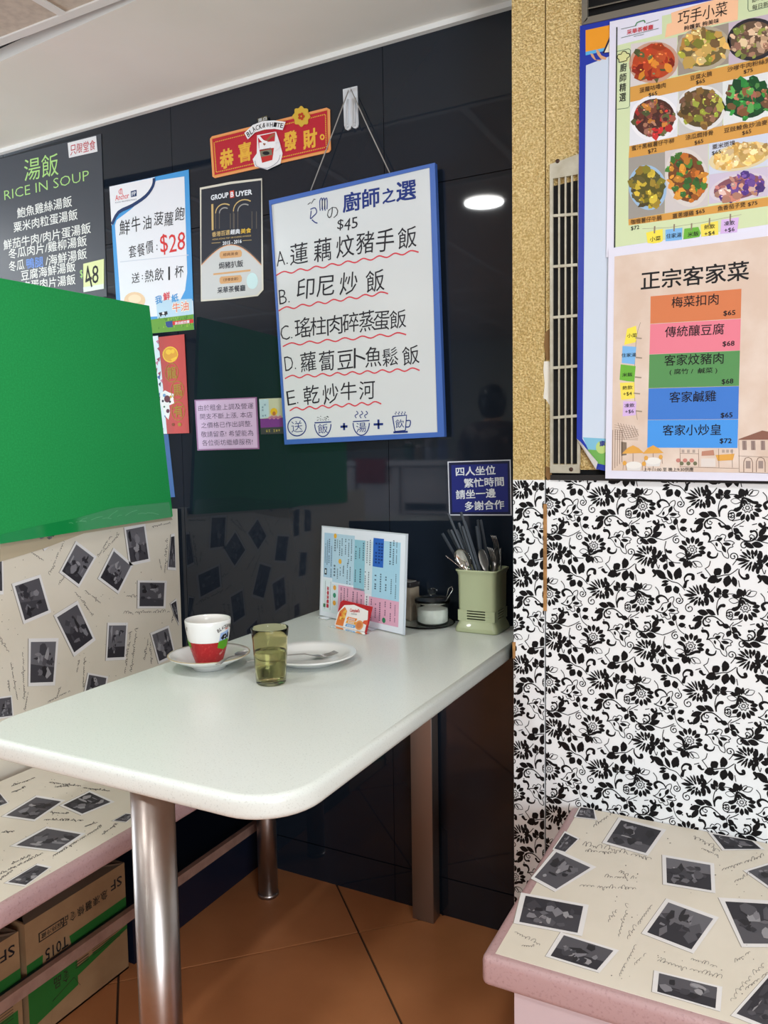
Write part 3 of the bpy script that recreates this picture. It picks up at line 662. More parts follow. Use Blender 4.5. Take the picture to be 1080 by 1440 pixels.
rows = [('A', (64, 496), (104, 487), [('蓮', 172, 470), ('藕', 287, 448), ('炆', 395, 432), ('豬', 492, 415), ('手', 588, 405), ('飯', 695, 393)], 100, ((62, 568), (750, 455))),
        ('B', (77, 680), (113, 673), [('印', 205, 640), ('尼', 300, 625), ('炒', 412, 615), ('飯', 540, 600)], 98, ((75, 738), (603, 655))),
        ('C', (84, 856), (126, 846), [('瑤', 190, 830), ('柱', 265, 815), ('肉', 345, 810), ('碎', 422, 802), ('蒸', 500, 795), ('蛋', 572, 795), ('飯', 650, 782)], 88, ((95, 910), (690, 853))),
        ('D', (104, 1002), (144, 994), [('蘿', 218, 990), ('蔔', 308, 985), ('豆', 395, 978), ('卜', 465, 972), ('魚', 530, 965), ('鬆', 612, 965), ('飯', 712, 958)], 88, ((105, 1065), (755, 1025))),
        ('E', (115, 1168), (155, 1160), [('乾', 232, 1152), ('炒', 325, 1145), ('牛', 412, 1130), ('河', 502, 1128)], 88, ((128, 1220), (570, 1187)))]
for L_, a, b, chs, s_, (u0, u1) in rows:
    text(mb, PI, L_, g(*a), g(*b), bk, 20, -.012); disc(mb, PI, *g(b[0] + 12, b[1] + 28), 1, 1, bk, .0004, 8)
    for ch, x, y in chs: hand(mb, PI, ch, g(x - s_ / 2, y + 7), g(x + s_ / 2, y - 7), bk, s_ / 3.43 * 1.05, -.017, .03, .0005)
    n = 9 if L_ in 'AD' else 7; pts = []
    for i in range(n * 2 + 1):
        f = i / (n * 2); pts.append(g(u0[0] + (u1[0] - u0[0]) * f, u0[1] + (u1[1] - u0[1]) * f + (7 if i % 2 == 0 else -7)))
    stroke(mb, PI, pts, 1.7, rr, .0004, sub=4)
def ring(cx, cy, rx, ry, w=1.5, a0=0, a1=2 * math.pi): stroke(mb, PI, [g(cx + rx * math.cos(a0 + (a1 - a0) * k / 24), cy + ry * math.sin(a0 + (a1 - a0) * k / 24)) for k in range(25)], w, nv, .0005)
ring(163, 1303, 44, 45); text(mb, PI, '送', g(135, 1306), g(190, 1300), nv, 16, -.008)
for cx, ch, y0 in ((288, '飯', 1283), (473, '湯', 1277)):
    ring(cx, y0 + 8, 39, 60, 1.5, .0, math.pi); stroke(mb, PI, G((cx - 40, y0 + 2), (cx + 40, y0 - 3)), 1.5, nv, .0005); text(mb, PI, ch, g(cx - 24, y0 + 32), g(cx + 24, y0 + 28), nv, 13.5, .0)
for k in range(24): disc(mb, PI, *g(288 + random.uniform(-32, 34), 1262 + random.uniform(-9, 12)), .6, .6, bk, .0005, 6)
for x in (450, 473, 496): stroke(mb, PI, G((x, 1262), (x - 7, 1250), (x + 8, 1240), (x, 1228)), 1.2, nv, .0005, sub=3)
for x, y, s_ in ((390, 1303, 17), (556, 1292, 23)): stroke(mb, PI, G((x - s_, y + 1), (x + s_, y - 1)), 3, nv, .0006); stroke(mb, PI, G((x, y - s_), (x + 1, y + s_)), 3, nv, .0006)
stroke(mb, PI, G((624, 1254), (692, 1248), (686, 1322)), 1.6, nv, .0005); stroke(mb, PI, G((624, 1254), (636, 1326), (686, 1322)), 1.6, nv, .0005); stroke(mb, PI, G((690, 1275), (710, 1275), (706, 1302), (688, 1305)), 1.6, nv, .0005, sub=3); stroke(mb, PI, G((628, 1331), (698, 1328)), 2.6, nv, .0005)
text(mb, PI, '飲', g(638, 1290), g(680, 1287), nv, 12, .0)
for x in (640, 655, 670, 684): stroke(mb, PI, G((x, 1246), (x - 4, 1240), (x + 3, 1236), (x, 1230)), .9, nv, .0005, sub=2)
# doodles beside the title: a speech mark and waving hands
stroke(mb, PI, G((215, 232), (228, 222), (232, 228), (246, 205), (252, 208)), .9, bk, .0005)
for x in (275, 287, 299): stroke(mb, PI, G((x, 262), (x - 2, 215), (x + 6, 200), (x + 10, 215), (x + 9, 255)), 1.2, nv, .0005, sub=2)
stroke(mb, PI, G((228, 255), (250, 248), (258, 270), (240, 290), (228, 300), (232, 262)), 1.3, nv, .0005, sub=3); stroke(mb, PI, G((235, 305), (250, 318), (262, 322)), 1.3, nv, .0005)
mb.build('handwriting', board)

# pink notice, purple card, blue sign
g = S1(270, 550, 7.714); G = lambda *p: [g(*q) for q in p]
o = sheet('notice', 'pink laminated rent notice with a mauve border on the black wall', 'notice', PW, G((26, 95), (700, 65), (728, 628), (58, 645)), .0015, paper(150, 104, 146, .35))
mb = MB(); mb.q(PW, G((42, 108), (686, 78), (712, 614), (72, 630)), ink(206, 178, 210), .0003)
for t, L, R in (('由於租金上調及營運', (68, 184), (666, 158)), ('開支不斷上漲, 本店', (88, 278), (655, 256)), ('之價格已作出調整,', (100, 374), (650, 352)), ('敬請留意! 希望能為', (98, 470), (665, 452)), ('各位街坊繼續服務!', (110, 562), (658, 548))):
    text(mb, PW, t, g(*L), g(*R), ink(50, 36, 66), 8.4, -.004)
mb.build('lettering', o)
o = sheet('promo_card', 'small purple and yellow picture card between the pink notice and the whiteboard', 'card', PW, G((726, 80), (1000, 70), (1020, 460), (748, 470)), .0012, paper(64, 62, 66, .35))
mb = MB(); mb.q(PW, G((728, 84), (1000, 74), (1010, 290), (740, 300)), ink(186, 190, 160), .0002); mb.q(PW, G((728, 90), (830, 86), (835, 280), (738, 300)), ink(176, 200, 206), .0004)
mb.q(PW, G((740, 300), (1010, 285), (1015, 385), (745, 398)), ink(116, 58, 130), .0003); disc(mb, PW, *g(888, 225), 5, 5.4, ink(216, 176, 40), .0005); disc(mb, PW, *g(890, 243), 2.3, 3, ink(170, 110, 60), .0007)
for i in range(6): disc(mb, PW, *g(845 + i * 22, 290 - (i % 2) * 12), 2.4, 2, ink(190, 130, 150), .0006, 7)
for x, t in ((790, 4), (765, 5)): dash_text(mb, PW, g(x, 130), g(x + 6, 285), ink(60, 90, 120), t, 1.8)
dash_text(mb, PW, g(800, 432), g(960, 425), ink(206, 190, 90), 6, 2.6); mb.build('printed_design', o)
g = S1(480, 480, 4.32); G = lambda *p: [g(*q) for q in p]
o = sheet('sign', 'navy sign with white seating notice next to the gold pillar', 'sign', PW, G((645, 730), (1028, 718), (1035, 1058), (655, 1058)), .003, paper(200, 202, 214, .3))
mb = MB(); mb.q(PW, G((652, 737), (1022, 725), (1028, 1051), (661, 1051)), ink(24, 28, 62), .0003); mb.q(PW, G((668, 752), (1010, 742), (1014, 1036), (674, 1038)), ink(30, 38, 116), .0005)
for t, L, R in (('四人坐位', (695, 792), (936, 781)), ('繁忙時間', (745, 862), (987, 850)), ('請坐一邊', (696, 932), (938, 920)), ('多謝合作', (750, 1002), (989, 990))): text(mb, PW, t, g(*L), g(*R), W, 13, .016, .0007)
mb.build('lettering', o)

# ================================================================ ON THE PILLAR
alu = mat('cream_aluminium', (186, 182, 166), .4, metal=.35, noise=(40, (160, 152, 132), .4, .8))
black = mat('void_black', (10, 10, 11), .9)
P2 = Plane('y', YP - .0075)
t_ = thing('vent_grille', 'tall narrow cream vent grille let into the gold pillar', 'grille', P2(795, 665))
mb = MB(); mb.prism([Plane('y', YP - .001)(*q) for q in ((777, 262), (815, 253), (815, 652), (777, 652))], P2.n, .0005, black); mb.build('duct_opening', t_, weld=True)
for c_ in (((773, 231), (817.5, 215), (817.5, 244), (773, 252)), ((773.5, 653), (815, 653), (815, 665.5), (773.5, 665)), ((773, 252), (777.5, 251), (777.5, 653), (773.5, 653)), ((812.5, 245), (817.5, 244), (815.5, 653), (811.5, 653))):
    mb = MB(); mb.prism([P2(*q) for q in c_], P2.n, .006, alu); mb.build('frame_bar', t_, weld=True)
P3 = Plane('y', YP - .0066)
for x in (786, 795, 804):
    mb = MB(); mb.prism([P3(x - 1.1, 247), P3(x + 1.3, 246), P3(x + .9, 654), P3(x - 1.1, 654)], P2.n, .0045, alu); mb.build('bar', t_, weld=True)
for y in (303, 374.5, 446, 517, 587):
    mb = MB(); mb.prism([P2(777, y - 1.5), P2(813, y - 4.5), P2(813, y - .5), P2(777, y + 2.2)], P2.n, .005, alu); mb.build('cross_bar', t_, weld=True)
for x, y in ((784, 226.5), (803, 660)):
    mb = MB(); q = P2(x, y); mb.lathe([(0, 0), (.0042, 0), (.0034, .0015), (0, .002)], (0, 0, 0), mat('brown_screw', (70, 50, 40), .4, metal=.6), 12)
    mb.v = [Vector((v.x, -v.z, v.y)) + q for v in mb.v]; mb.build('screw', t_)
mb = MB(); mb.prism([Plane('y', YP - .004)(*q) for q in ((774, 668), (852, 668), (1100, 672), (1100, 681), (852, 676), (774, 675))], P2.n, .0035, mat('slot_shade_strip', (26, 24, 24), .5)); mb.build('slot_shade_strip', big if False else pillar, weld=True)  # flat dark strip painted for the shade in the slot above the laminate
# upper air vent
t_ = thing('air_vent', 'dark louvred air vent above the posters at the top right', 'vent', Plane('y', YP)(900, 30))
P4 = Plane('y', YP - .012)
mb = MB(); mb.prism([Plane('y', YP - .002)(*q) for q in ((823, -70), (1120, -130), (1120, -33), (823, 30))], P2.n, .0015, black); mb.build('backing', t_, weld=True)
grey = mat('grey_vent_metal', (120, 116, 106), .45, metal=.3)
for c_ in (((818, -70), (826, -72), (826, 27), (818, 35)), ((818, 35), (826, 24), (1120, -44), (1120, -30))):
    mb = MB(); mb.prism([P4(*q) for q in c_], P2.n, .011, grey); mb.build('frame_bar', t_, weld=True)
for k in range(4):
    mb = MB(); y = 12 - k * 22; a = P4(826, y); b = P4(1120, y - 66); mb.prism([a, b, b + Vector((0, .009, .006)), a + Vector((0, .009, .006))], (0, -.5, 1), .0012, grey); mb.build('louvre', t_, weld=True)

# blue bordered poster at the back
PA = Plane('y', YP - .0082 - .0012)
o = sheet('poster', 'large blue bordered poster underneath the two menus with a curled lower corner', 'poster', PA, [(815.5, 36.5), (1120, -31), (1120, 667), (838, 660), (811, 617)], .0009, paper(32, 54, 160, .3))
mb = MB()
mb.q(PA, [(824, 92), (860, 78), (1110, 60), (1110, 662), (840, 652), (819, 617)], ink(196, 208, 224), .0003)
mb.q(PA, [(823.5, 42.5), (865, 33.5), (865, 64), (823.5, 73)], ink(226, 150, 40), .0003); mb.q(PA, [(823.5, 73), (865, 64), (865, 68), (823.5, 78)], ink(90, 170, 220), .0004)
for pts in ([(830, 75), (834, 76), (838, 84), (846, 84), (843, 86), (836, 84), (832, 80)], [(838, 70), (841, 70), (846, 78), (853, 81), (852, 84), (845, 83), (840, 77)]): mb.q(PA, pts, ink(206, 158, 122), .0005)
mb.q(PA, [(847, 75), (857, 52), (859, 54), (859, 74)], ink(34, 34, 60), .0005); mb.q(PA, [(850, 74), (857, 58), (858, 73)], ink(224, 214, 190), .0006)
mb.q(PA, [(819.5, 615), (856, 617), (856, 634), (827, 632)], ink(120, 180, 206), .0004); mb.q(PA, [(826, 632), (856, 634), (856, 655), (841, 652)], ink(110, 168, 84), .0004); disc(mb, PA, 846, 629, 8, 9, ink(176, 200, 120), .0005); text(mb, PA, '康', (843, 624), (851, 623), ink(40, 50, 130), 8, .03, .0007)
mb.q(PA, [(838, 655), (860, 660), (860, 664), (838, 659.5)], ink(40, 60, 150), .0006)
mb.build('printed_design', o)
mb = MB(); c_ = [PA(811, 617, .001), PA(838, 660, .001), PA(840.5, 650, .008), PA(816, 621, .006)]
mb.prism(c_, (0, -1, 0), .0006, paper(226, 224, 226)); mb.build('curled_corner', o, weld=True)

# dishes menu
PM = Plane('y', YP - .0125)
m1 = S1(850, 0, 4.696); m2 = S1(850, 170, 4.696)
M1 = lambda *p: [m1(*q) for q in p]; M2 = lambda *p: [m2(*q) for q in p]
o = sheet('menu_poster', 'pale green menu poster with photographs of dishes above the beige menu', 'poster', PM, [(857.5, 30.5), (1118, -24), (1118, 330), (852.5, 362)], .0009, paper(218, 218, 234, .3))
mb = MB(); gb = ink(200, 214, 172)
mb.q(PM, M1((85, 300), (380, 225), (380, 105), (1240, -80)) + M2((1240, 660), (68, 835)), gb, .0002)
mb.q(PM, M1((78, 180), (86, 178)) + M2((72, 835), (62, 838)), ink(40, 50, 44), .0004)
lg = ink(90, 110, 96)
for pts in (((110, 192), (210, 170)), ((275, 155), (358, 130)), ((110, 250), (358, 187))): stroke(mb, PM, M1(*pts), .7, lg, .0005)
stroke(mb, PM, M1((205, 172), (215, 150), (240, 140), (262, 135), (268, 150)), 1.4, ink(60, 130, 80), .0006, sub=2)
text(mb, PM, '采華茶餐廳', m1(148, 214), m1(322, 176), ink(196, 50, 60), 6.6, .015, .0006); text(mb, PM, 'RESTAURANT', m1(195, 240), m1(262, 226), lg, 1.6, .0, .0006)
mb.q(PM, M1((400, 248), (412, 160), (445, 150), (440, 85), (600, 35), (720, 0), (885, -45), (880, 130), (640, 180)), ink(238, 190, 152), .0004)
text(mb, PM, '巧手小菜', m1(485, 122), m1(812, 52), BLACK, 18.5, .0, .0008); text(mb, PM, '夠鑊氣 夠美味', m1(525, 188), m1(757, 134), BLACK, 6.4, .012, .0008)
stroke(mb, PM, M1((1200, -10), (1100, 40), (955, 75), (948, 60), (948, -30)), .8, lg, .0005); text(mb, PM, '每日新鮮', m1(976, 50), m1(1120, 15), BLACK, 7, .0, .0007); text(mb, PM, '即叫即蒸', m1(976, 2), m1(1120, -32), BLACK, 7, .0, .0007)
stroke(mb, PM, M1((160, 322), (172, 330), (166, 700), (155, 712), (85, 722)), .8, ink(100, 120, 100), .0005); stroke(mb, PM, M1((160, 322), (84, 340)), .8, ink(100, 120, 100), .0005)
disc(mb, PM, *m1(128, 375), 9, 8.5, ink(206, 208, 150), .0004)
stroke(mb, PM, M1((95, 412), (95, 395), (84, 380), (92, 360), (110, 358), (120, 340), (140, 340), (148, 352), (165, 355), (166, 372), (148, 385), (146, 400), (95, 412)), 1, BLACK, .0006, sub=2)
for ch, x, y in (('廚', 125, 445), ('師', 123, 512), ('精', 121, 577), ('選', 120, 642)): text(mb, PM, ch, m1(x - 22, y + 4), m1(x + 22, y - 4), BLACK, 11.5, .012, .0008)
band = ink(204, 150, 72)
mb.q(PM, M1((170, 575), (1240, 340), (1240, 440), (170, 675)), band, .0003); mb.q(PM, M2((165, 160), (1240, -75), (1240, 55), (685, 150), (400, 205), (160, 245)), band, .0003); mb.q(PM, M2((158, 650), (1240, 478), (1240, 540), (160, 690)), band, .0003)
def rnd_in(quad):
    u, v = random.random(), random.random(); a, b, c, d = quad
    return ((a[0] * (1 - u) + b[0] * u) * (1 - v) + (d[0] * (1 - u) + c[0] * u) * v, (a[1] * (1 - u) + b[1] * u) * (1 - v) + (d[1] * (1 - u) + c[1] * u) * v)
def dish(F, quad, bg, plate, e, er, cols, n, size, dark=None):
    mb.q(PM, [F(*q) for q in quad], ink(*bg), .0004)
    cx, cy = F(*e); k = 4.696; rx, ry = er[0] / k, er[1] / k; rot = -.22
    disc(mb, PM, cx, cy, rx, ry, ink(*plate), .0005, 28, rot=rot)
    disc(mb, PM, cx, cy - .4, rx * .86, ry * .84, ink(*(dark or cols[0])), .0006, 24, rot=rot)
    for i in range(n):
        q = random.uniform(0, 6.283); r = math.sqrt(random.random()) * .84; x = cx + rx * r * math.cos(q) * math.cos(rot) - ry * r * math.sin(q) * math.sin(rot); y = cy + rx * r * math.cos(q) * math.sin(rot) + ry * r * math.sin(q) * math.cos(rot)
        s_ = size / k * random.uniform(.5, 1.15); a0 = random.uniform(0, 6.28); el = random.uniform(.45, 1); m = random.randint(5, 7)
        c = cols[random.randrange(len(cols))]; j = random.uniform(.8, 1.15); c = tuple(min(255, int(v * j / 8) * 8) for v in c)
        pts = []
        for t in range(m):
            rr_ = random.uniform(.7, 1.1); px = s_ * rr_ * math.cos(6.283 * t / m); py = s_ * el * rr_ * math.sin(6.283 * t / m)
            pts.append((x + px * math.cos(a0) - py * math.sin(a0), y + px * math.sin(a0) + py * math.cos(a0)))
        mb.q(PM, pts, ink(*c), .0007 + i * 3e-6)
        if i % 3 == 0: disc(mb, PM, x - s_ * .3, y - s_ * .35, s_ * .22, s_ * .14, ink(*tuple(min(255, int(v * 1.25 / 8) * 8 + 24) for v in c)), .0008 + i * 3e-6, 6)
dish(m1, ((175, 290), (480, 245), (480, 495), (170, 575)), (206, 200, 200), (190, 150, 130), (325, 412), (165, 135), [(176, 66, 34), (190, 84, 40), (206, 100, 50), (150, 44, 28), (214, 140, 50), (96, 100, 60)], 46, 44)
dish(m1, ((485, 235), (820, 150), (820, 420), (485, 500)), (150, 140, 130), (170, 160, 140), (655, 320), (180, 145), [(206, 158, 70), (222, 180, 100), (186, 140, 70), (150, 150, 60), (120, 96, 60), (230, 200, 140)], 48, 44, (110, 96, 60))
dish(m1, ((820, 150), (1190, 70), (1190, 350), (820, 430)), (190, 176, 190), (40, 38, 44), (980, 260), (172, 140), [(156, 120, 100), (190, 160, 130), (120, 90, 74), (130, 140, 70), (206, 180, 150)], 60, 34, (96, 76, 60))
dish(lambda x, y: m1(x, y), ((170, 675), (487, 605), (483, 900), (165, 965)), (214, 216, 224), (226, 226, 232), (328, 780), (160, 150), [(110, 60, 50), (140, 80, 66), (90, 50, 46), (170, 120, 100), (196, 50, 50), (96, 100, 60), (200, 130, 60)], 80, 28, (70, 40, 34))
dish(lambda x, y: m1(x, y), ((490, 605), (780, 540), (780, 830), (487, 895)), (190, 190, 190), (214, 214, 214), (640, 715), (165, 150), [(120, 90, 50), (150, 120, 60), (150, 160, 60), (176, 180, 80), (140, 104, 80), (96, 70, 46)], 60, 36, (84, 70, 40))
dish(lambda x, y: m1(x, y), ((780, 540), (1190, 450), (1190, 745), (785, 830)), (214, 218, 220), (216, 222, 222), (950, 655), (175, 150), [(30, 110, 46), (50, 140, 60), (24, 84, 40), (90, 160, 80), (176, 110, 90), (130, 90, 60)], 60, 42, (20, 60, 34))
dish(m2, ((160, 245), (400, 205), (398, 610), (158, 650)), (150, 146, 140), (150, 180, 210), (285, 440), (125, 150), [(176, 150, 40), (150, 130, 50), (196, 170, 60), (120, 110, 40), (90, 84, 50)], 40, 40, (84, 80, 34))
dish(m2, ((400, 200), (685, 150), (685, 560), (400, 610)), (196, 190, 190), (206, 200, 196), (545, 375), (142, 195), [(196, 130, 50), (176, 100, 40), (214, 150, 60), (70, 120, 50), (100, 60, 36), (60, 100, 50)], 66, 36, (110, 66, 34))
dish(m2, ((690, 150), (1190, 60), (1190, 280), (690, 355)), (196, 204, 222), (214, 200, 160), (900, 235), (215, 88), [(222, 184, 110), (236, 204, 140), (206, 164, 90), (240, 214, 160)], 60, 36, (206, 166, 92))
dish(m2, ((690, 355), (1190, 285), (1190, 480), (690, 550)), (196, 186, 206), (206, 196, 206), (890, 440), (200, 90), [(96, 60, 140), (190, 120, 110), (206, 150, 130), (76, 50, 120), (220, 190, 180), (110, 80, 150)], 60, 34, (130, 80, 90))
tb = ink(60, 44, 30)
for F, t, L, R, h_ in ((m1, '菠蘿咕嚕肉', (232, 598), (405, 560), 7), (m1, '$65', (292, 630), (348, 616), 6), (m1, '豆腐火腩', (566, 517), (710, 484), 7), (m1, '$65', (605, 547), (664, 532), 6), (m1, '沙嗲牛肉粉絲煲', (812, 460), (1100, 396), 7), (m1, '$75', (920, 477), (980, 462), 6),
                     (m2, '蜜汁黑椒薯仔牛柳', (180, 182), (460, 128), 7), (m2, '$72', (288, 205), (345, 190), 6), (m2, '涼瓜燜排骨', (535, 112), (718, 76), 7), (m2, '$65', (595, 147), (653, 132), 6), (m2, '豆豉鯪魚炒油麥菜', (790, 64), (1120, -2), 7), (m2, '$65', (910, 83), (970, 68), 6),
                     (m2, '咖喱薯仔牛腩', (175, 668), (378, 638), 7), (m2, '$72', (175, 712), (230, 702), 6), (m2, '薑蔥爆雞', (450, 630), (590, 606), 7), (m2, '$65', (604, 606), (662, 594), 6), (m2, '魚香茄子煲', (748, 580), (932, 550), 7), (m2, '$75', (948, 553), (1010, 542), 6),
                     (m2, '粟米斑塊', (712, 174), (862, 142), 7), (m2, '$65', (710, 216), (770, 202), 6)):
    text(mb, PM, t, F(*L), F(*R), tb if t[0] != '$' else BLACK, h_, .004, .0012)
tags = ((235, 218, 80), (120, 176, 226), (104, 172, 60), (232, 214, 90), (206, 176, 224))
tl = (('小菜',), ('住家湯',), ('米飯',), ('熱飲', '+$4'), ('凍飲', '+$6'))
stroke(mb, PM, M2((250, 712), (420, 705), (640, 672), (905, 618)), .5, ink(150, 146, 130), .0004)
for (c_, qd, tx) in zip(tags, (((275, 738), (385, 712), (385, 792), (350, 812), (285, 806)), ((403, 718), (515, 705), (512, 785), (403, 795)), ((528, 712), (620, 700), (636, 740), (628, 765), (520, 785)), ((635, 684), (750, 660), (752, 752), (640, 765)), ((772, 652), (888, 636), (876, 735), (765, 745))), tl):
    mb.q(PM, M2(*qd), ink(*c_), .0005); cx = sum(p[0] for p in qd) / len(qd); cy = sum(p[1] for p in qd) / len(qd)
    for i, t in enumerate(tx):
        yy = cy + (i - (len(tx) - 1) / 2) * 46 + 6; hw = 14 * len(t) + 8 if t[0] != '+' else 34
        text(mb, PM, t, m2(cx - hw, yy + 5), m2(cx + hw, yy - 5), BLACK, 6.5, .008, .0008)
    x, y = (qd[0][0] + qd[1][0]) / 2, (qd[0][1] + qd[1][1]) / 2; stroke(mb, PM, M2((x, y + 18), (x + 2, y - 30)), 1.8, ink(140, 124, 106), .0007)
mb.build('printed_design', o)

# beige menu
PN = Plane('y', YP - .0148)
h3 = S1(850, 340, 4.235); G = lambda *p: [h3(*q) for q in p]
o = sheet('menu_poster', 'beige menu poster with five coloured price bars in a white border', 'poster', PN, G((24, 46), (1140, -104), (1140, 1428), (5, 1410)), .0009, paper(216, 216, 232, .3))
mb = MB(); mb.q(PN, G((60, 88), (1140, -56), (1140, 1382), (42, 1362)), mat('beige_print', (206, 184, 168), .5, noise=(14, (218, 202, 190), .4, .7)), .0003)
text(mb, PN, '正宗客家菜', h3(217, 234), h3(862, 168), BLACK, 27, .012, .0006)
for c_, qd in (((204, 120, 78), ((275, 325), (816, 280), (812, 456), (273, 488))), ((222, 124, 142), ((273, 491), (812, 459), (807, 646), (268, 670))), ((84, 140, 84), ((268, 672), (807, 648), (801, 858), (263, 872))), ((62, 118, 200), ((263, 874), (801, 860), (797, 1056), (258, 1060))), ((70, 146, 224), ((258, 1062), (797, 1058), (792, 1228), (255, 1226)))):
    mb.q(PN, G(*qd), ink(*c_), .0005)
for t, L, R, h_ in (('梅菜扣肉', (400, 362), (680, 340), 15.5), ('$65', (708, 428), (780, 423), 8), ('傳統釀豆腐', (360, 538), (713, 518), 15.5), ('$68', (703, 610), (775, 606), 8), ('客家炆豬肉', (357, 707), (710, 692), 15.5), ('( 腐竹 /  鹹菜 )', (388, 777), (672, 766), 9), ('$68', (698, 835), (768, 831), 8),
                  ('客家鹹雞', (387, 926), (666, 917), 15.5), ('$65', (692, 1035), (763, 1033), 8), ('客家小炒皇', (347, 1122), (696, 1118), 15.5), ('$72', (686, 1188), (758, 1187), 8)):
    text(mb, PN, t, h3(*L), h3(*R), BLACK, h_, .006 if t[0] != '$' else .015, .0008)
stroke(mb, PN, G((215, 480), (192, 560), (182, 700), (178, 830), (182, 960), (196, 1060)), .5, ink(120, 110, 96), .0004, sub=3)
for c_, qd, tx in zip(tags, (((135, 518), (188, 500), (195, 560), (186, 598), (118, 614)), ((108, 620), (190, 626), (180, 730), (103, 722)), ((97, 730), (186, 740), (178, 834), (132, 830), (90, 822)), ((92, 840), (178, 836), (180, 932), (100, 942)), ((112, 950), (190, 950), (186, 1032), (108, 1040))), tl):
    mb.q(PN, G(*qd), ink(*c_), .0005); cx = sum(p[0] for p in qd) / len(qd); cy = sum(p[1] for p in qd) / len(qd)
    for i, t in enumerate(tx):
        yy = cy + (i - (len(tx) - 1) / 2) * 38; hw = 14 * len(t) + 2 if t[0] != '+' else 26
        text(mb, PN, t, h3(cx - hw, yy + 2), h3(cx + hw, yy - 2), BLACK, 5.6, .008, .0008)
    stroke(mb, PN, G((qd[1][0] - 4, cy + 14), (qd[1][0] + 34, cy + 18)), 1.8, ink(150, 136, 120), .0007)
br = ink(116, 92, 80); orr = ink(214, 160, 76)
def ln(*p, w=.5, c=br, s_=0): stroke(mb, PN, G(*p), w, c, .0006, sub=s_)
mb.q(PN, G((797, 1176), (940, 1124), (1140, 1160), (1140, 1178), (800, 1180)), ink(132, 92, 78), .0005)
ln((800, 1180), (803, 1372)); ln((797, 1275), (1140, 1290)); ln((803, 1372), (1140, 1385))
for x in (820, 872, 930, 990): 
    mb.q(PN, G((x, 1185), (x + 26, 1185), (x + 28, 1240), (x + 2, 1240)), ink(150, 130, 124), .0006); ln((x + 13, 1185), (x + 14, 1240), c=ink(90, 70, 64))
for x in (830, 905, 980): ln((x, 1372), (x, 1310), (x + 10, 1288), (x + 28, 1284), (x + 44, 1292), (x + 52, 1312), (x + 52, 1372), w=.9); mb.q(PN, G((x + 12, 1305), (x + 40, 1305), (x + 40, 1350), (x + 12, 1350)), ink(150, 134, 128), .0006)
ln((450, 1230), (452, 1340)); ln((450, 1260), (560, 1262)); ln((560, 1235), (562, 1340)); ln((680, 1232), (682, 1345)); ln((760, 1235), (762, 1345)); ln((450, 1340), (800, 1350))
for x in (460, 492, 524, 700, 725, 750): mb.q(PN, G((x, 1238), (x + 16, 1238), (x + 16, 1256), (x, 1256)), ink(170, 156, 148), .0006)
mb.q(PN, G((575, 1290), (660, 1290), (662, 1340), (575, 1340)), ink(214, 206, 200), .0005); mb.q(PN, G((580, 1248), (650, 1240), (655, 1272), (578, 1275)), ink(180, 130, 110), .0006); mb.q(PN, G((662, 1270), (775, 1262), (765, 1300), (675, 1305)), orr, .0006)
for x in (440, 480, 520): disc(mb, PN, *h3(x, 1302), 3.4, 3, ink(190, 126, 116), .0006, 8); disc(mb, PN, *h3(x + 20, 1320), 3, 3, ink(110, 110, 84), .00065, 7)
for cx, cy, r in ((170, 1240, 66), (290, 1240, 62)): mb.q(PN, G((cx - r, cy + 22), (cx - r * .5, cy - 12), (cx, cy - 28), (cx + r * .5, cy - 12), (cx + r, cy + 18)), orr, .0007); ln((cx, cy - 28), (cx, cy + 110), w=.7)
for cx, cy in ((175, 1330), (290, 1305)): disc(mb, PN, *h3(cx, cy), 11, 5, ink(224, 222, 218), .0008, 16); mb.q(PN, G((cx - 46, cy), (cx + 46, cy), (cx + 38, cy + 32), (cx - 38, cy + 32)), ink(214, 212, 210), .0007)
for cx, cy in ((120, 1318), (235, 1322), (248, 1288), (335, 1282)): disc(mb, PN, *h3(cx, cy), 3, 3.4, orr, .0009, 8); ln((cx - 8, cy + 10), (cx - 10, cy + 40)); ln((cx + 8, cy + 10), (cx + 10, cy + 40))
for k in range(7): ln((80 + k * 16, 1078 + k * 3), (120 + k * 14, 1180 - k * 4), w=.5); ln((60, 1090 + k * 14), (200, 1120 + k * 10), w=.4)
for k in range(5): ln((50 + k * 14, 1120), (48 + k * 14, 1360 - k * 12), w=.7)
mb.q(PN, G((100, 1190), (132, 1195), (132, 1270), (100, 1275)), ink(126, 110, 96), .0006)
text(mb, PN, '上午11:00 至 晚上9:30供應', h3(232, 1356), h3(530, 1356), BLACK, 5.6, .004, .0009)
mb.build('printed_design', o)

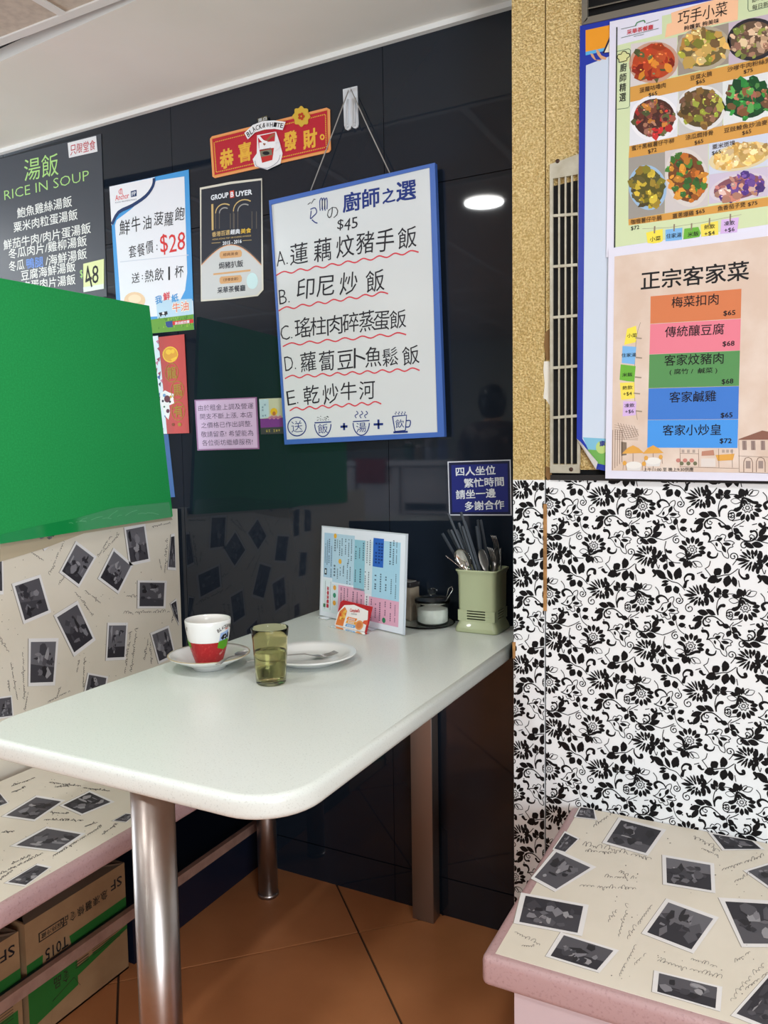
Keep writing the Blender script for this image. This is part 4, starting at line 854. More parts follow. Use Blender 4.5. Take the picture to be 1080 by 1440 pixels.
# ================================================================ BENCHES
lam = mat('photo_laminate', (216, 208, 192), .38, noise=(5, (224, 216, 202), .35, .7))
pinkb = mat('pink_edge_band', (178, 146, 146), .4, noise=(260, (160, 126, 128), .55, .72), bump=(60, .05, .002))
gl5 = [ink(*c) for c in ((66, 64, 70), (84, 82, 88), (50, 48, 54), (104, 102, 108), (126, 124, 130), (40, 38, 42), (150, 148, 152))]
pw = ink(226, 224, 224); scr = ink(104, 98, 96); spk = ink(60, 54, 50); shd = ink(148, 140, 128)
def bil(Q, u, v):
    a, b, c, d = Q; return ((a[0] * (1 - u) + b[0] * u) * (1 - v) + (d[0] * (1 - u) + c[0] * u) * v, (a[1] * (1 - u) + b[1] * u) * (1 - v) + (d[1] * (1 - u) + c[1] * u) * v)
def photo(mb, P, Q, seed, ok=None):
    R = random.Random(seed)
    f = .075
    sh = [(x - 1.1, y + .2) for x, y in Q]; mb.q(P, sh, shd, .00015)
    mb.q(P, Q, pw, .0003); mb.q(P, [bil(Q, f, f), bil(Q, 1 - f, f), bil(Q, 1 - f, 1 - f), bil(Q, f, 1 - f)], gl5[R.randrange(3)], .00045)
    hz = R.uniform(.35, .65); mb.q(P, [bil(Q, f, f), bil(Q, 1 - f, f), bil(Q, 1 - f, hz + R.uniform(-.15, .15)), bil(Q, f, hz)], gl5[R.randrange(1, 4)], .0006)
    for i in range(R.randint(14, 22)):                       # tonal shapes of the picture
        cu = R.uniform(.2, .8); cv = R.uniform(.2, .8); m = R.randint(4, 8); su = R.uniform(.03, .17) ; sv = R.uniform(.03, .2)
        pts = []
        for k in range(m):
            q = 6.283 * k / m; pts.append(bil(Q, min(.92, max(.08, cu + su * math.cos(q) * R.uniform(.5, 1.1))), min(.92, max(.08, cv + sv * math.sin(q) * R.uniform(.5, 1.1)))))
        mb.q(P, pts, gl5[R.randrange(7)], .00075 + i * .00001)
def scribble(mb, P, a, b, hpx, seed):
    R = random.Random(seed); dx, dy = b[0] - a[0], b[1] - a[1]; L = math.hypot(dx, dy); ux, uy = dx / L, dy / L; nx, ny = uy, -ux
    c = 0; hpx *= 1.25
    while c < L:
        wl = R.randint(3, 8); pts = []; ph = 0; base = R.uniform(-.1, .1) * hpx
        for k in range(wl):
            amp = hpx * R.choice((.22, .28, .25, .6, .3, .24)); dn = hpx * (R.uniform(.2, .6) if R.random() < .18 else 0); w = hpx * R.uniform(.38, .62); lp = R.uniform(.1, .5)
            for q in range(7):
                a_ = 6.2832 * q / 7; du = w * q / 7 - lp * w * math.sin(a_) * .8 + amp * .35 * (1 - math.cos(a_)) * .5; dv = amp * (1 - math.cos(a_)) * .5 + base - dn * math.sin(a_ / 2) * (q > 3)
                pts.append((a[0] + ux * (c + du) + nx * dv, a[1] + uy * (c + du) + ny * dv))
            c += w
            if c > L: break
        stroke(mb, P, pts, .5, scr, .0003, sub=2); c += hpx * .5
PXL = Plane('x', XL); ZS = .447; PS_ = Plane('z', ZS + .0005)
# ---- left bench
t_ = thing('bench', 'left bench with printed laminate seat, pink edge and storage space underneath', 'bench', (-1.33, 1.0, 0))
y0 = .62; y1 = YW - .012
SX = -1.105
mb = MB(); mb.bbox((-1.548, y0, ZS - .038), (SX, y1, ZS), .010, pinkb); mb.build('seat_board', t_)
mb = MB(); mb.box((-1.545, y0 + .01, ZS - .001), (SX - .016, y1 - .005, ZS + .0005), lam); sl = mb.build('seat_laminate', t_)
mb = MB(); mb.box((XL - .03, y0, .02), (XL, YW - .008, 1.01), lam); bk_ = mb.build('back_panel', t_)
navyp = mat('navy_panel', (14, 20, 36), .35)
mb = MB(); mb.box((XL + .001, y0 + .02, .02), (XL + .012, y1 - .002, ZS - .04), navyp); mb.build('inner_panel', t_)
mb = MB(); mb.box((XL + .013, 1.245, .002), (-1.312, y1 - .003, .135), navyp); mb.build('plinth', t_)
rail = mat('brown_rail', (146, 112, 98), .45, noise=(30, (126, 92, 80), .4, .7))
mb = MB(); mb.box((-1.302, y0 + .02, .128), (-1.288, y1 - .002, .152), rail); mb.box((-1.311, y0 + .02, .126), (-1.3025, y1 - .002, .150), navyp); mb.build('rail', t_)
steel = mat('brushed_steel', (176, 168, 164), .34, metal=1, noise=(8, (150, 136, 128), .4, .7))
mb = MB(); mb.lathe([(.0255, .001), (.0255, ZS - .038)], (-1.205, 1.617, 0), steel, 28); mb.lathe([(.0275, .0), (.0275, .008), (.0255, .01)], (-1.205, 1.617, 0), steel, 28); mb.build('support_post', t_)
F = S1(0, 700, 3.6)
mb = MB()
for i, Q in enumerate([((60, 435), (205, 388), (260, 580), (120, 640)), ((385, 218), (490, 298), (400, 455), (300, 378)), ((628, 150), (735, 128), (762, 322), (655, 345)), ((575, 252), (675, 340), (600, 488), (495, 410)),
                       ((697, 418), (845, 420), (838, 560), (695, 560)), ((272, 595), (393, 520), (485, 720), (375, 805)), ((545, 632), (648, 632), (636, 820), (535, 825)), ((145, 712), (297, 710), (278, 950), (143, 955)),
                       ((760, 685), (855, 645), (890, 800), (803, 842)), ((445, 885), (548, 905), (530, 1020), (420, 1010)), ((150, 130), (260, 90), (310, 190), (225, 270)), ((-90, 240), (15, 240), (18, 490), (-60, 490)),
                       ((866, 185), (884, 180), (892, 368), (848, 364)), ((862, 535), (893, 510), (908, 650), (885, 600)), ((-160, 640), (-60, 600), (-10, 820), (-120, 850)), ((-10, 1010), (60, 1000), (70, 1110), (-10, 1120)), ((640, 1000), (740, 960), (800, 1100), (700, 1150)), ((-260, 300), (-150, 260), (-120, 480), (-230, 500))]):
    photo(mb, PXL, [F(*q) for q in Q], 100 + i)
for i, (a, b, h_) in enumerate([((160, 280), (220, 320), 16), ((255, 390), (330, 210), 18), ((300, 440), (330, 400), 14), ((380, 480), (460, 590), 16), ((430, 470), (510, 540), 14), ((500, 300), (560, 200), 16), ((525, 280), (600, 190), 14),
                                ((640, 500), (690, 500), 14), ((625, 585), (850, 580), 18), ((805, 310), (815, 370), 12), ((835, 380), (850, 210), 16), ((90, 1020), (60, 840), 14), ((125, 1020), (120, 790), 16), ((50, 980), (45, 920), 12),
                                ((400, 820), (385, 880), 14), ((425, 960), (430, 810), 16), ((635, 890), (665, 680), 14), ((665, 880), (695, 660), 16), ((735, 820), (750, 720), 13), ((770, 840), (765, 740), 14), ((290, 1010), (310, 960), 14), ((245, 1035), (350, 985), 16), ((130, 1075), (145, 990), 14), ((-20, 700), (40, 780), 18), ((870, 630), (885, 560), 12), ((770, 150), (860, 130), 12)]):
    scribble(mb, PXL, F(*a), F(*b), h_ / 3.6, 300 + i)
for k in range(90):
    x, y = F(random.uniform(-60, 880), random.uniform(170, 1000)); disc(mb, PXL, x, y, random.uniform(.2, .75), random.uniform(.2, .7), spk, .0003, 5)
class FaceU:                       # a laminate face addressed in units of 1.4 mm, for the run outside the frame
    def __init__(s, n, f): s.n = Vector(n); s.f = f
    def __call__(s, a, b, off=0): return s.f(a * .0014, b * .0014) + s.n * off
def more_photos(mb, P, a0, a1, b0, b1, seed):
    R = random.Random(seed); a = a0
    while a < a1 - 40:
        b = b0 + R.uniform(0, 30)
        while b < b1 - 60:
            w = R.uniform(36, 44); h_ = R.uniform(48, 62); t = R.uniform(-.7, .7); ca, sa = math.cos(t), math.sin(t); cx = a + 44 + R.uniform(-8, 8); cy = b + 38
            if cx + 40 < a1 and cy + 40 < b1:
                photo(mb, P, [(cx + x * ca - y * sa, cy + x * sa + y * ca) for x, y in ((-w / 2, h_ / 2), (w / 2, h_ / 2), (w / 2, -h_ / 2), (-w / 2, -h_ / 2))], seed * 50 + int(a + b)); scribble(mb, P, (cx - 40, cy - 44), (cx + 20, cy - 40), 5, seed + int(a + b))
            b += 92
        a += 84
more_photos(mb, FaceU((1, 0, 0), lambda a, b: Vector((XL, a, b))), 450, 610, 340, 680, 9)
mb.build('photo_print', bk_)['kind'] = 'stuff'
F = S1(0, 1060, 3.6)
mb = MB()
for i, Q in enumerate([((5, 318), (185, 210), (332, 235), (175, 342)), ((300, 262), (455, 185), (582, 243), (412, 312)), ((50, 468), (235, 368), (435, 403), (295, 497)), ((20, 655), (190, 555), (262, 572), (128, 672)), ((565, 340), (640, 300), (690, 305), (640, 348)), ((-60, 230), (0, 195), (45, 250), (-20, 275)), ((-150, 380), (-60, 330), (-20, 400), (-120, 440))]):
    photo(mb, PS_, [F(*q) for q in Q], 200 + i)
for i, (a, b, h_) in enumerate([((60, 165), (170, 125), 14), ((60, 195), (120, 175), 12), ((250, 145), (400, 165), 14), ((280, 170), (350, 165), 12), ((420, 175), (560, 190), 12), ((225, 335), (415, 340), 14), ((255, 300), (340, 305), 12), ((10, 400), (70, 395), 12), ((270, 520), (520, 370), 18), ((430, 370), (490, 350), 12), ((520, 410), (590, 360), 14), ((0, 610), (210, 510), 15), ((60, 560), (150, 520), 13), ((0, 640), (60, 600), 12)]):
    scribble(mb, PS_, F(*a), F(*b), h_ / 3.6, 400 + i)
for k in range(50):
    x, y = F(random.uniform(0, 600), random.uniform(100, 600)); q = PS_(x, y)
    if -1.54 < q.x < SX - .02: disc(mb, PS_, x, y, .7, .35, spk, .0003, 5)
mb.build('photo_print', sl)['kind'] = 'stuff'
# ---- right bench
t_ = thing('bench', 'right bench with printed laminate seat and thick pink edge beside the floral panel', 'bench', (-.1, 1.25, 0))
RX = -.378; RY = 1.003; ry1 = YP - .002
mb = MB(); mb.bbox((RX, RY, ZS - .046), (.5, ry1, ZS), .010, pinkb, seg=4); mb.build('seat_board', t_)
mb = MB(); mb.box((RX + .018, RY + .012, ZS - .001), (.49, ry1 - .002, ZS + .0005), lam); sr = mb.build('seat_laminate', t_)
pk2 = mat('pale_pink_laminate', (206, 186, 190), .45)
mb = MB(); mb.box((RX + .04, RY + .03, .001), (.46, ry1 - .004, ZS - .046), pk2); mb.build('base_cabinet', t_)
F = S1(660, 1120, 2.571); mb = MB()
for i, Q in enumerate([((540, 75), (712, 120), (645, 215), (480, 168)), ((697, 210), (885, 242), (890, 350), (700, 318)), ((712, 368), (903, 437), (810, 568), (622, 495)), ((345, 125), (400, 152), (345, 205), (300, 192)), ((310, 188), (460, 255), (310, 345), (222, 296)), ((187, 347), (432, 392), (408, 505), (160, 458)),
                       ((900, 365), (1150, 380), (1150, 545), (985, 545)), ((990, 268), (1130, 225), (1200, 300), (1085, 335)), ((330, 490), (542, 556), (470, 638), (275, 578)), ((668, 628), (915, 688), (908, 778), (660, 706)), ((862, 128), (1030, 160), (1070, 192), (915, 195)), ((400, 36), (452, 44), (462, 85), (378, 75)),
                       ((1080, 640), (1210, 700), (1090, 850), (945, 792))]):
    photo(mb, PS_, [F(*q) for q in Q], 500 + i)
for i, (a, b, h_) in enumerate([((410, 175), (640, 225), 22), ((420, 200), (530, 205), 16), ((450, 110), (520, 60), 18), ((400, 325), (595, 335), 20), ((490, 290), (590, 300), 16), ((540, 275), (570, 290), 14), ((505, 455), (535, 415), 16), ((540, 505), (575, 400), 18), ((575, 515), (660, 400), 20), ((810, 145), (910, 205), 20), ((840, 190), (900, 215), 14),
                                ((915, 270), (1060, 220), 18), ((960, 310), (1010, 285), 16), ((165, 490), (250, 540), 18), ((190, 540), (240, 545), 14), ((545, 650), (610, 530), 22), ((600, 610), (640, 570), 18), ((680, 595), (900, 660), 22), ((800, 590), (890, 620), 18), ((950, 740), (1060, 610), 22), ((960, 600), (1010, 570), 16), ((1000, 700), (1080, 640), 18)]):
    scribble(mb, PS_, F(*a), F(*b), h_ / 2.571, 600 + i)
for k in range(90):
    x, y = F(random.uniform(100, 1060), random.uniform(60, 760)); q = PS_(x, y)
    if RX + .03 < q.x and RY + .03 < q.y < ry1 - .02: disc(mb, PS_, x, y, random.uniform(.4, 1.4), random.uniform(.3, .8), spk, .0003, 5)
mb.build('photo_print', sr)['kind'] = 'stuff'

# green board on the bench back
PG = Plane('x', XL + .0125)
mb = MB(); mb.prism([(XL + .0125, .785, 1.552), (XL + .0125, PG(210, 430).y, PG(210, 430).z), (XL + .0125, PG(243, 726).y, PG(243, 726).z), (XL + .0125, .785, .968)], PG.n, .0115, mat('green_board', (22, 150, 74), .75, noise=(260, (30, 162, 84), .4, .7)))
t_ = tag(mb.build('partition_board', weld=True), 'large plain green board standing along the top of the left bench back', 'board'); rebase(t_, (XL + .0125, .785, .968))
tapem = mat('clear_tape', (24, 142, 72), .1, coat=.3)
mb = MB()
mb.q(PG, [(0, 752), (60, 738), (110, 728), (160, 714), (238, 706), (242, 727), (0, 765)], tapem, .0006)
for k in range(11):
    x = random.uniform(40, 225); y = 748 - x * .13; a = random.uniform(-.8, .2); l = random.uniform(6, 20)
    stroke(mb, PG, [(x, y), (x + l * .5, y + l * .5 * a - 1), (x + l, y + l * a)], .4, mat('tape_glint', (110, 196, 140), .2), .0012)
mb.build('tape_strip', t_)
mb = MB(); PT = Plane('x', XL); brt = mat('old_brown_tape', (186, 172, 146), .3)
mb.q(PT, [(0, 764), (100, 745), (240, 726), (243, 731), (180, 740), (118, 750), (60, 772), (0, 790)], brt, .0008); mb.build('old_tape', t_)

# cardboard boxes stored under the bench
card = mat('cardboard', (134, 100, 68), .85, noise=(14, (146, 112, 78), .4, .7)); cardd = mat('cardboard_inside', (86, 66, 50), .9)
grn = ink(36, 92, 36); ct = ink(44, 36, 28)
def carton(label, x0, x1, ya, yb, z1, marks):
    t_ = thing('cardboard_box', label, 'box', ((x0 + x1) / 2, (ya + yb) / 2, 0), 'cartons stored under the left bench')
    mb = MB(); w = .004; z0 = .0005
    mb.box((x0, ya, z0), (x1, yb, z0 + w), card); mb.box((x0, ya, z0), (x0 + w, yb, z1), card); mb.box((x1 - w, ya, z0), (x1, yb, z1), card); mb.box((x0 + w, ya, z0), (x1 - w, ya + w, z1), card); mb.box((x0 + w, yb - w, z0), (x1 - w, yb, z1), card); b_ = mb.build('carton_body', t_)
    PC = Plane('x', x1)
    def W(y, z, o): return Vector((x1 + o, y, z))
    class U:                       # carton face addressed in face metres, printed upside down
        n = Vector((1, 0, 0))
        def __call__(s, a, b, off=0): return Vector((x1 + off, a, b))
    mb = MB(); marks(mb, U(), ya, yb); mb.build('printed_design', b_)
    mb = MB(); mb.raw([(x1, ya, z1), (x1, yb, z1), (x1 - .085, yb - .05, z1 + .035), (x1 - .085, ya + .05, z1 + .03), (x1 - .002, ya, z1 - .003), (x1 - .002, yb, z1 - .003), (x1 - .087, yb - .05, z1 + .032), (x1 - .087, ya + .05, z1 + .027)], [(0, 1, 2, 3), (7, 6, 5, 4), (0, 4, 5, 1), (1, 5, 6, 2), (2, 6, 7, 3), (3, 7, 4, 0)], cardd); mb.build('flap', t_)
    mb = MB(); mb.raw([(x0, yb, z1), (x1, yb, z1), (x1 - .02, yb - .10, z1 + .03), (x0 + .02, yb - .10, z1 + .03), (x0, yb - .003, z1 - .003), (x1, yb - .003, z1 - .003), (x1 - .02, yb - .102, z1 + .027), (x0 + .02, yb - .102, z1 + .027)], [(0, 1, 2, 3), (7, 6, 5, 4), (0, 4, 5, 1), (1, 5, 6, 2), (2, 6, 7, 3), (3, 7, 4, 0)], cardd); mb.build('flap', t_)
    return t_
def fliptext(mb, U, t, yc, zc, w, h_, m, off=.0006):     # upside-down print
    vs, fs, tw, th = glyphs(t, .01, 0); sx = w / tw; sy = h_ / th
    mb.raw([Vector(U(yc - x * sx, zc - y * sy, off)) for x, y in vs], fs, m)
def marks1(mb, U, ya, yb):
    def r(a, b, c, d, m, o): mb.poly([U(a, b, o), U(c, b, o), U(c, d, o), U(a, d, o)], m)
    mb.poly([U(ya, .11, .0002), U(yb, .13, .0002), U(yb, .17, .0002), U(ya, .165, .0002)], grn); mb.poly([U(ya, .03, .0002), U(ya + .12, .05, .0002), U(ya + .12, .112, .0002), U(ya, .112, .0002)], grn); mb.poly([U(ya + .12, .07, .0002), U(yb, .095, .0002), U(yb, .105, .0002), U(ya + .12, .09, .0002)], grn)
    fliptext(mb, U, 'SF', yb - .026, .215, .032, .022, BLACK)
    for i, ch in enumerate('急凍薯條食品'): fliptext(mb, U, ch, yb - .062 - i * .021, .205, .019, .02, ct)
    r(ya + .03, .195, ya + .092, .215, ct, .0003); r(ya + .033, .1975, ya + .089, .2125, card, .0004); fliptext(mb, U, '保持冷藏', ya + .061, .205, .05, .011, ct, .0008)
    mb.poly([U(ya + .035, .138, .0004), U(ya + .108, .14, .0004), U(ya + .1, .185, .0004), U(ya + .04, .18, .0004)], card); fliptext(mb, U, 'T015', ya + .071, .161, .056, .024, BLACK, .0008)
    for q in ([(ya + .05, .012), (ya + .055, .055), (ya + .062, .058)], [(ya + .055, .055), (ya + .11, .072), (ya + .125, .045)]):
        for (y_a, z_a), (y_b, z_b) in zip(q, q[1:]): mb.poly([U(y_a, z_a, .0005), U(y_b, z_b, .0005), U(y_b, z_b + .0015, .0005), U(y_a, z_a + .0015, .0005)], ct)
    fliptext(mb, U, '食品', ya + .08, .088, .04, .026, ct)
    for k in range(8): r(yb - .10, .125 - k * .005, yb - .012 - (k % 3) * .01, .1265 - k * .005, ct, .0004)
    for k in range(6): r(yb - .145, .118 - k * .006, yb - .11, .12 - k * .006, ct, .0004)
def marks2(mb, U, ya, yb):
    def r(a, b, c, d, m, o): mb.poly([U(a, b, o), U(c, b, o), U(c, d, o), U(a, d, o)], m)
    r(ya, .13, yb, .17, grn, .0002); r(yb - .07, .05, yb - .01, .09, grn, .0002); fliptext(mb, U, 'SF', yb - .026, .215, .032, .022, BLACK); fliptext(mb, U, '急凍', yb - .07, .205, .04, .02, ct)
    for k in range(8): r(yb - .08, .122 - k * .006, yb - .02, .1235 - k * .006, ct, .0003)
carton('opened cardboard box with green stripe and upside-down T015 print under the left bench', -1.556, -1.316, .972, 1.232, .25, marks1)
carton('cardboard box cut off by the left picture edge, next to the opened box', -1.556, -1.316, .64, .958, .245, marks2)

# ================================================================ TABLE
quartz = mat('white_quartz', (214, 219, 214), .26, noise=(420, (194, 199, 194), .58, .70), spec=.5)
t_ = thing('dining_table', 'white quartz topped dining table with rounded corner and steel legs', 'table', (-.8, 1.2, 0))
TX0, TX1, TY0, TY1 = -1.098, -.514, .722, YW - .0015; rc = .085
pts = []
def arc_(cx, cy, r, a0, a1, n=10): return [(cx + r * math.cos(math.radians(a0 + (a1 - a0) * i / n)), cy + r * math.sin(math.radians(a0 + (a1 - a0) * i / n))) for i in range(n + 1)]
pts = arc_(TX0 + rc, TY0 + rc, rc, 180, 270) + arc_(TX1 - rc, TY0 + rc, rc, 270, 360) + [(TX1, TY1), (TX0, TY1)]
def slab(pts, z0, z1, b, m):
    bm = bmesh.new(); vs = [bm.verts.new((x, y, z0)) for x, y in pts]; f = bm.faces.new(vs)
    ex = bmesh.ops.extrude_face_region(bm, geom=[f]); 
    for v in ex['geom']:
        if isinstance(v, bmesh.types.BMVert): v.co.z = z1
    bmesh.ops.recalc_face_normals(bm, faces=bm.faces)
    ed = [e for e in bm.edges if abs(e.verts[0].co.z - e.verts[1].co.z) < 1e-6 and not (abs(e.verts[0].co.y - TY1) < 1e-5 and abs(e.verts[1].co.y - TY1) < 1e-5)]
    bmesh.ops.bevel(bm, geom=ed, offset=b, segments=4, affect='EDGES', profile=.5); return bm
bm = slab(pts, T - .031, T, .009, quartz)
me = bpy.data.meshes.new('tabletop'); bm.to_mesh(me); bm.free(); me.materials.append(quartz)
for p in me.polygons: p.use_smooth = p.normal.z < .999 and p.normal.z > -.999
top = bpy.data.objects.new('tabletop', me); C.objects.link(top); top.parent = t_; me.transform(Matrix.Translation(-wloc(t_)))
mb = MB(); c = (-.772, .778, 0); mb.lathe([(.0295, .001), (.0295, T - .0315)], c, steel, 40); mb.lathe([(.034, 0), (.034, .006), (.0295, .012)], c, steel, 40); mb.build('leg', t_)
mb = MB(); mb.bbox((-.8165, YW - .047, .0), (-.7585, YW - .008, T - .0315), .002, mat('bronze_steel', (150, 138, 132), .38, metal=.8)); mb.build('leg', t_)['label'] = 'flat steel leg against the wall'

# ---- saucer, cup, teaspoon
por = mat('glazed_porcelain', (228, 228, 226), .14, coat=.3); red = mat('cup_red_glaze', (164, 32, 36), .2, noise=(200, (190, 60, 58), .55, .8)); 
beige_rim = mat('tan_rim_line', (176, 160, 132), .3)
sc_ = Vector((-.988, 1.158, T))
t_ = thing('saucer', 'white saucer with a thin tan rim under the coffee cup', 'saucer', sc_)
mb = MB(); mb.lathe([(0, .004), (.026, .004), (.027, .0005), (.031, .0005), (.033, .006), (.055, .016), (.0765, .0265), (.078, .0285), (.0765, .0295), (.070, .0265), (.052, .018), (.034, .0095), (.0295, .0088), (.028, .0075), (0, .0075)], sc_, por, 56); mb.build('dish', t_)
mb = MB(); mb.lathe([(.0758, .0297), (.0772, .0299), (.0784, .0287), (.0777, .0282)], sc_, beige_rim, 56, cap=False); mb.build('rim_line', t_)
cc = sc_ + Vector((-.002, .002, .0078))
t_ = thing('coffee_cup', 'white and red coffee cup with a cow picture, half drunk', 'cup', cc)
prof = [(0, .002), (.0225, .002), (.0235, 0), (.0255, .0005), (.0268, .006), (.0315, .018), (.0355, .030), (.0385, .0415), (.041, .054), (.0432, .068), (.0438, .0745), (.0430, .0765), (.0415, .0755), (.0405, .068), (.0380, .050), (.0345, .032), (.0300, .016), (.024, .0075), (0, .006)]
prof = [(r, z * 1.15) for r, z in prof]
mb = MB(); mb.lathe(prof, cc, por, 64, mf=lambda i: red if 2 <= i < 7 else por); cb = mb.build('cup_body', t_)
def cupr(z):
    for (r0, z0), (r1, z1) in zip(prof[3:11], prof[4:11]):
        if z0 <= z <= z1: return r0 + (r1 - r0) * (z - z0) / (z1 - z0)
    return .042
a_cam = math.atan2(-cc.y, -cc.x)          # direction to the camera
class CupP:
    n = Vector((0, 0, 1))
    def __init__(s, a): s.a = a
    def pt(s, x, z, off): z = z * 1.08 + .009; r = cupr(z) + off; q = s.a + x / .041; return cc + Vector((r * math.cos(q), r * math.sin(q), z))
def cup_poly(mb, P, pts, m, off=.0003):
    k = len(pts); cx = sum(p[0] for p in pts) / k; cz = sum(p[1] for p in pts) / k
    ring_ = []
    for (a, b) in zip(pts, pts[1:] + pts[:1]): ring_ += [(a[0] + (b[0] - a[0]) * t / 4, a[1] + (b[1] - a[1]) * t / 4) for t in range(4)]
    n = len(ring_); mb.raw([P.pt(x, z, off) for x, z in ring_] + [P.pt(cx + (x - cx) * .5, cz + (z - cz) * .5, off) for x, z in ring_] + [P.pt(cx, cz, off)], [(i, (i + 1) % n, n + (i + 1) % n, n + i) for i in range(n)] + [(n + i, n + (i + 1) % n, 2 * n) for i in range(n)], m, True)
def cup_text(mb, P, t, x, z, w, h_, m, rot=0, off=.0006):
    vs, fs, tw, th = glyphs(t, .02, 0); mb.raw([P.pt(x + (a * w / tw) * math.cos(rot) - (b * h_ / th) * math.sin(rot), z + (a * w / tw) * math.sin(rot) + (b * h_ / th) * math.cos(rot), off) for a, b in vs], fs, m)
mb = MB(); P = CupP(a_cam + .82)
cup_poly(mb, P, [(-.015, .026), (-.013, .038), (.014, .04), (.016, .026), (.002, .021)], ink(84, 150, 28), .0004)
cup_poly(mb, P, [(-.012, .037), (-.010, .052), (.012, .056), (.016, .04)], ink(150, 174, 216), .0003)
cup_poly(mb, P, [(-.009, .043), (-.004, .049), (.004, .050), (.007, .045), (.006, .039), (.0, .042), (-.004, .039)], ink(28, 30, 34), .0006)
cup_poly(mb, P, [(.007, .042), (.009, .052), (.013, .05), (.013, .041)], ink(28, 30, 34), .0006); cup_poly(mb, P, [(-.001, .043), (.001, .047), (.003, .045)], ink(230, 230, 230), .0009)
for i, ch in enumerate('BLACK&WHITE'): x = -.015 + i * .0043; cup_text(mb, P, ch, x, .0545 + .009 * math.sin((i + 1.2) / 12 * math.pi), .0038, .0065, ink(60, 44, 40), .45 * math.cos((i + 1) / 11 * math.pi))
cup_text(mb, P, 'MILK', .006, .0585, .010, .003, ink(190, 60, 60)); cup_text(mb, P, 'MILK', -.002, .016, .012, .005, ink(214, 150, 140), .5)
P = CupP(a_cam - 1.25); cup_text(mb, P, 'E', .004, .060, .0038, .0065, ink(60, 44, 40), -.4); cup_poly(mb, P, [(-.012, .026), (-.010, .040), (.008, .036), (.009, .026)], ink(84, 150, 28), .0004)
mb.build('printed_design', cb)
mb = MB(); mb.lathe([(0, .070), (.0388, .070), (.0393, .0705)], cc, mat('milky_tea', (176, 160, 138), .12), 40); mb.build('milk_tea', t_)
mb = MB(); hd = a_cam + math.pi - .35
mb.tube([cc + Vector(((r) * math.cos(hd), (r) * math.sin(hd), z)) for r, z in ((.038, .062), (.052, .064), (.062, .054), (.062, .038), (.052, .026), (.034, .024))], [.004, .0042, .0044, .0042, .004, .004], por, 10, flat=1.3); mb.build('handle', t_)
chrome = mat('polished_steel', (200, 198, 194), .12, metal=1); dkst = mat('worn_steel', (176, 174, 172), .36, metal=.9)
def spoon(name, label, a, b, L=.135, bw=.030, bl=.042, m=chrome, up=None, group=None, cat='spoon', depth=.006):
    """a: handle end, b: bowl tip"""
    a = Vector(a); b = Vector(b); u = (b - a).normalized(); L = (b - a).length; up = Vector(up or (0, 0, 1)); s_ = u.cross(up).normalized(); up = s_.cross(u).normalized()
    t_ = thing(name, label, cat, a, group)
    mb = MB(); n = 10; vs = []; fs = []
    for i in range(n + 1):
        t = i / n; x = (L - bl) * t; w = (.0055 - .0028 * math.sin(min(t * 1.15, 1) * math.pi / 2)) ; z = -.004 * math.sin(t * math.pi)
        for sy, sz in ((-1, 0), (-.6, .0008), (.6, .0008), (1, 0), (.6, -.0008), (-.6, -.0008)): vs.append(a + u * x + s_ * w * sy + up * (z * -1 + sz))
    for i in range(n):
        for j in range(6): k = (j + 1) % 6; fs.append((i * 6 + j, i * 6 + k, i * 6 + 6 + k, i * 6 + 6 + j))
    fs.append((5, 4, 3, 2, 1, 0)); mb.raw(vs, fs, m, True); mb.build('handle', t_)
    mb = MB(); N = 20; vs = [];
    for layer, th in ((0, 0), (1, -.0009)):
        for r in range(5):
            f = r / 4
            for j in range(N):
                q = 6.2832 * j / N; ex = math.cos(q); wy = math.sin(q) * (1 + .12 * math.cos(q))
                vs.append(a + u * (L - bl / 2 + ex * bl / 2 * f) + s_ * wy * bw / 2 * f + up * (depth * (f * f - 1) + th + .001))
    fs = []
    for layer in (0, 1):
        o_ = layer * 5 * N
        for r in range(4):
            for j in range(N):
                k = (j + 1) % N; f_ = (o_ + r * N + j, o_ + r * N + k, o_ + (r + 1) * N + k, o_ + (r + 1) * N + j); fs.append(f_ if layer else f_[::-1])
    for j in range(N): k = (j + 1) % N; fs.append((4 * N + j, 4 * N + k, 9 * N + k, 9 * N + j))
    mb.raw(vs, fs, m, True); mb.build('bowl', t_); return t_
def fork(name, label, a, b, m=chrome, up=None, group=None, w=.022, curve=.006):
    a = Vector(a); b = Vector(b); u = (b - a).normalized(); L = (b - a).length; up = Vector(up or (0, 0, 1)); s_ = u.cross(up).normalized(); up = s_.cross(u).normalized()
    t_ = thing(name, label, 'fork', a, group)
    def pt(x, y, z): return a + u * x + s_ * y + up * z
    def strip_(mb, cs_, th=.0016):
        vs = []; fs = []
        for x, y, hw, z in cs_: vs += [pt(x, y - hw, z), pt(x, y, z + th / 2), pt(x, y + hw, z), pt(x, y, z - th / 2)]
        n = len(cs_)
        for i in range(n - 1):
            for j in range(4): k = (j + 1) % 4; fs.append((i * 4 + j, i * 4 + k, i * 4 + 4 + k, i * 4 + 4 + j))
        fs += [(3, 2, 1, 0), tuple(4 * n - 4 + j for j in range(4))]; mb.raw(vs, fs, m, True)
    nk = L - .068
    mb = MB(); strip_(mb, [(0, 0, .0062, .0), (nk * .3, 0, .0055, .002), (nk * .7, 0, .0034, .004), (nk, 0, .0026, .003), (nk + .01, 0, .004, .0), (nk + .022, 0, w / 2 * .93, -curve * .8), (nk + .034, 0, w / 2, -curve)], .0022); mb.build('handle', t_)
    for i in range(4):
        y = (i - 1.5) * w / 4; mb = MB(); strip_(mb, [(nk + .032, y, .0021, -curve), (nk + .045, y, .0017, -curve), (nk + .058, y, .0014, -curve * .5), (L, y, .0007, .001)], .0018); mb.build('tine', t_)
    return t_
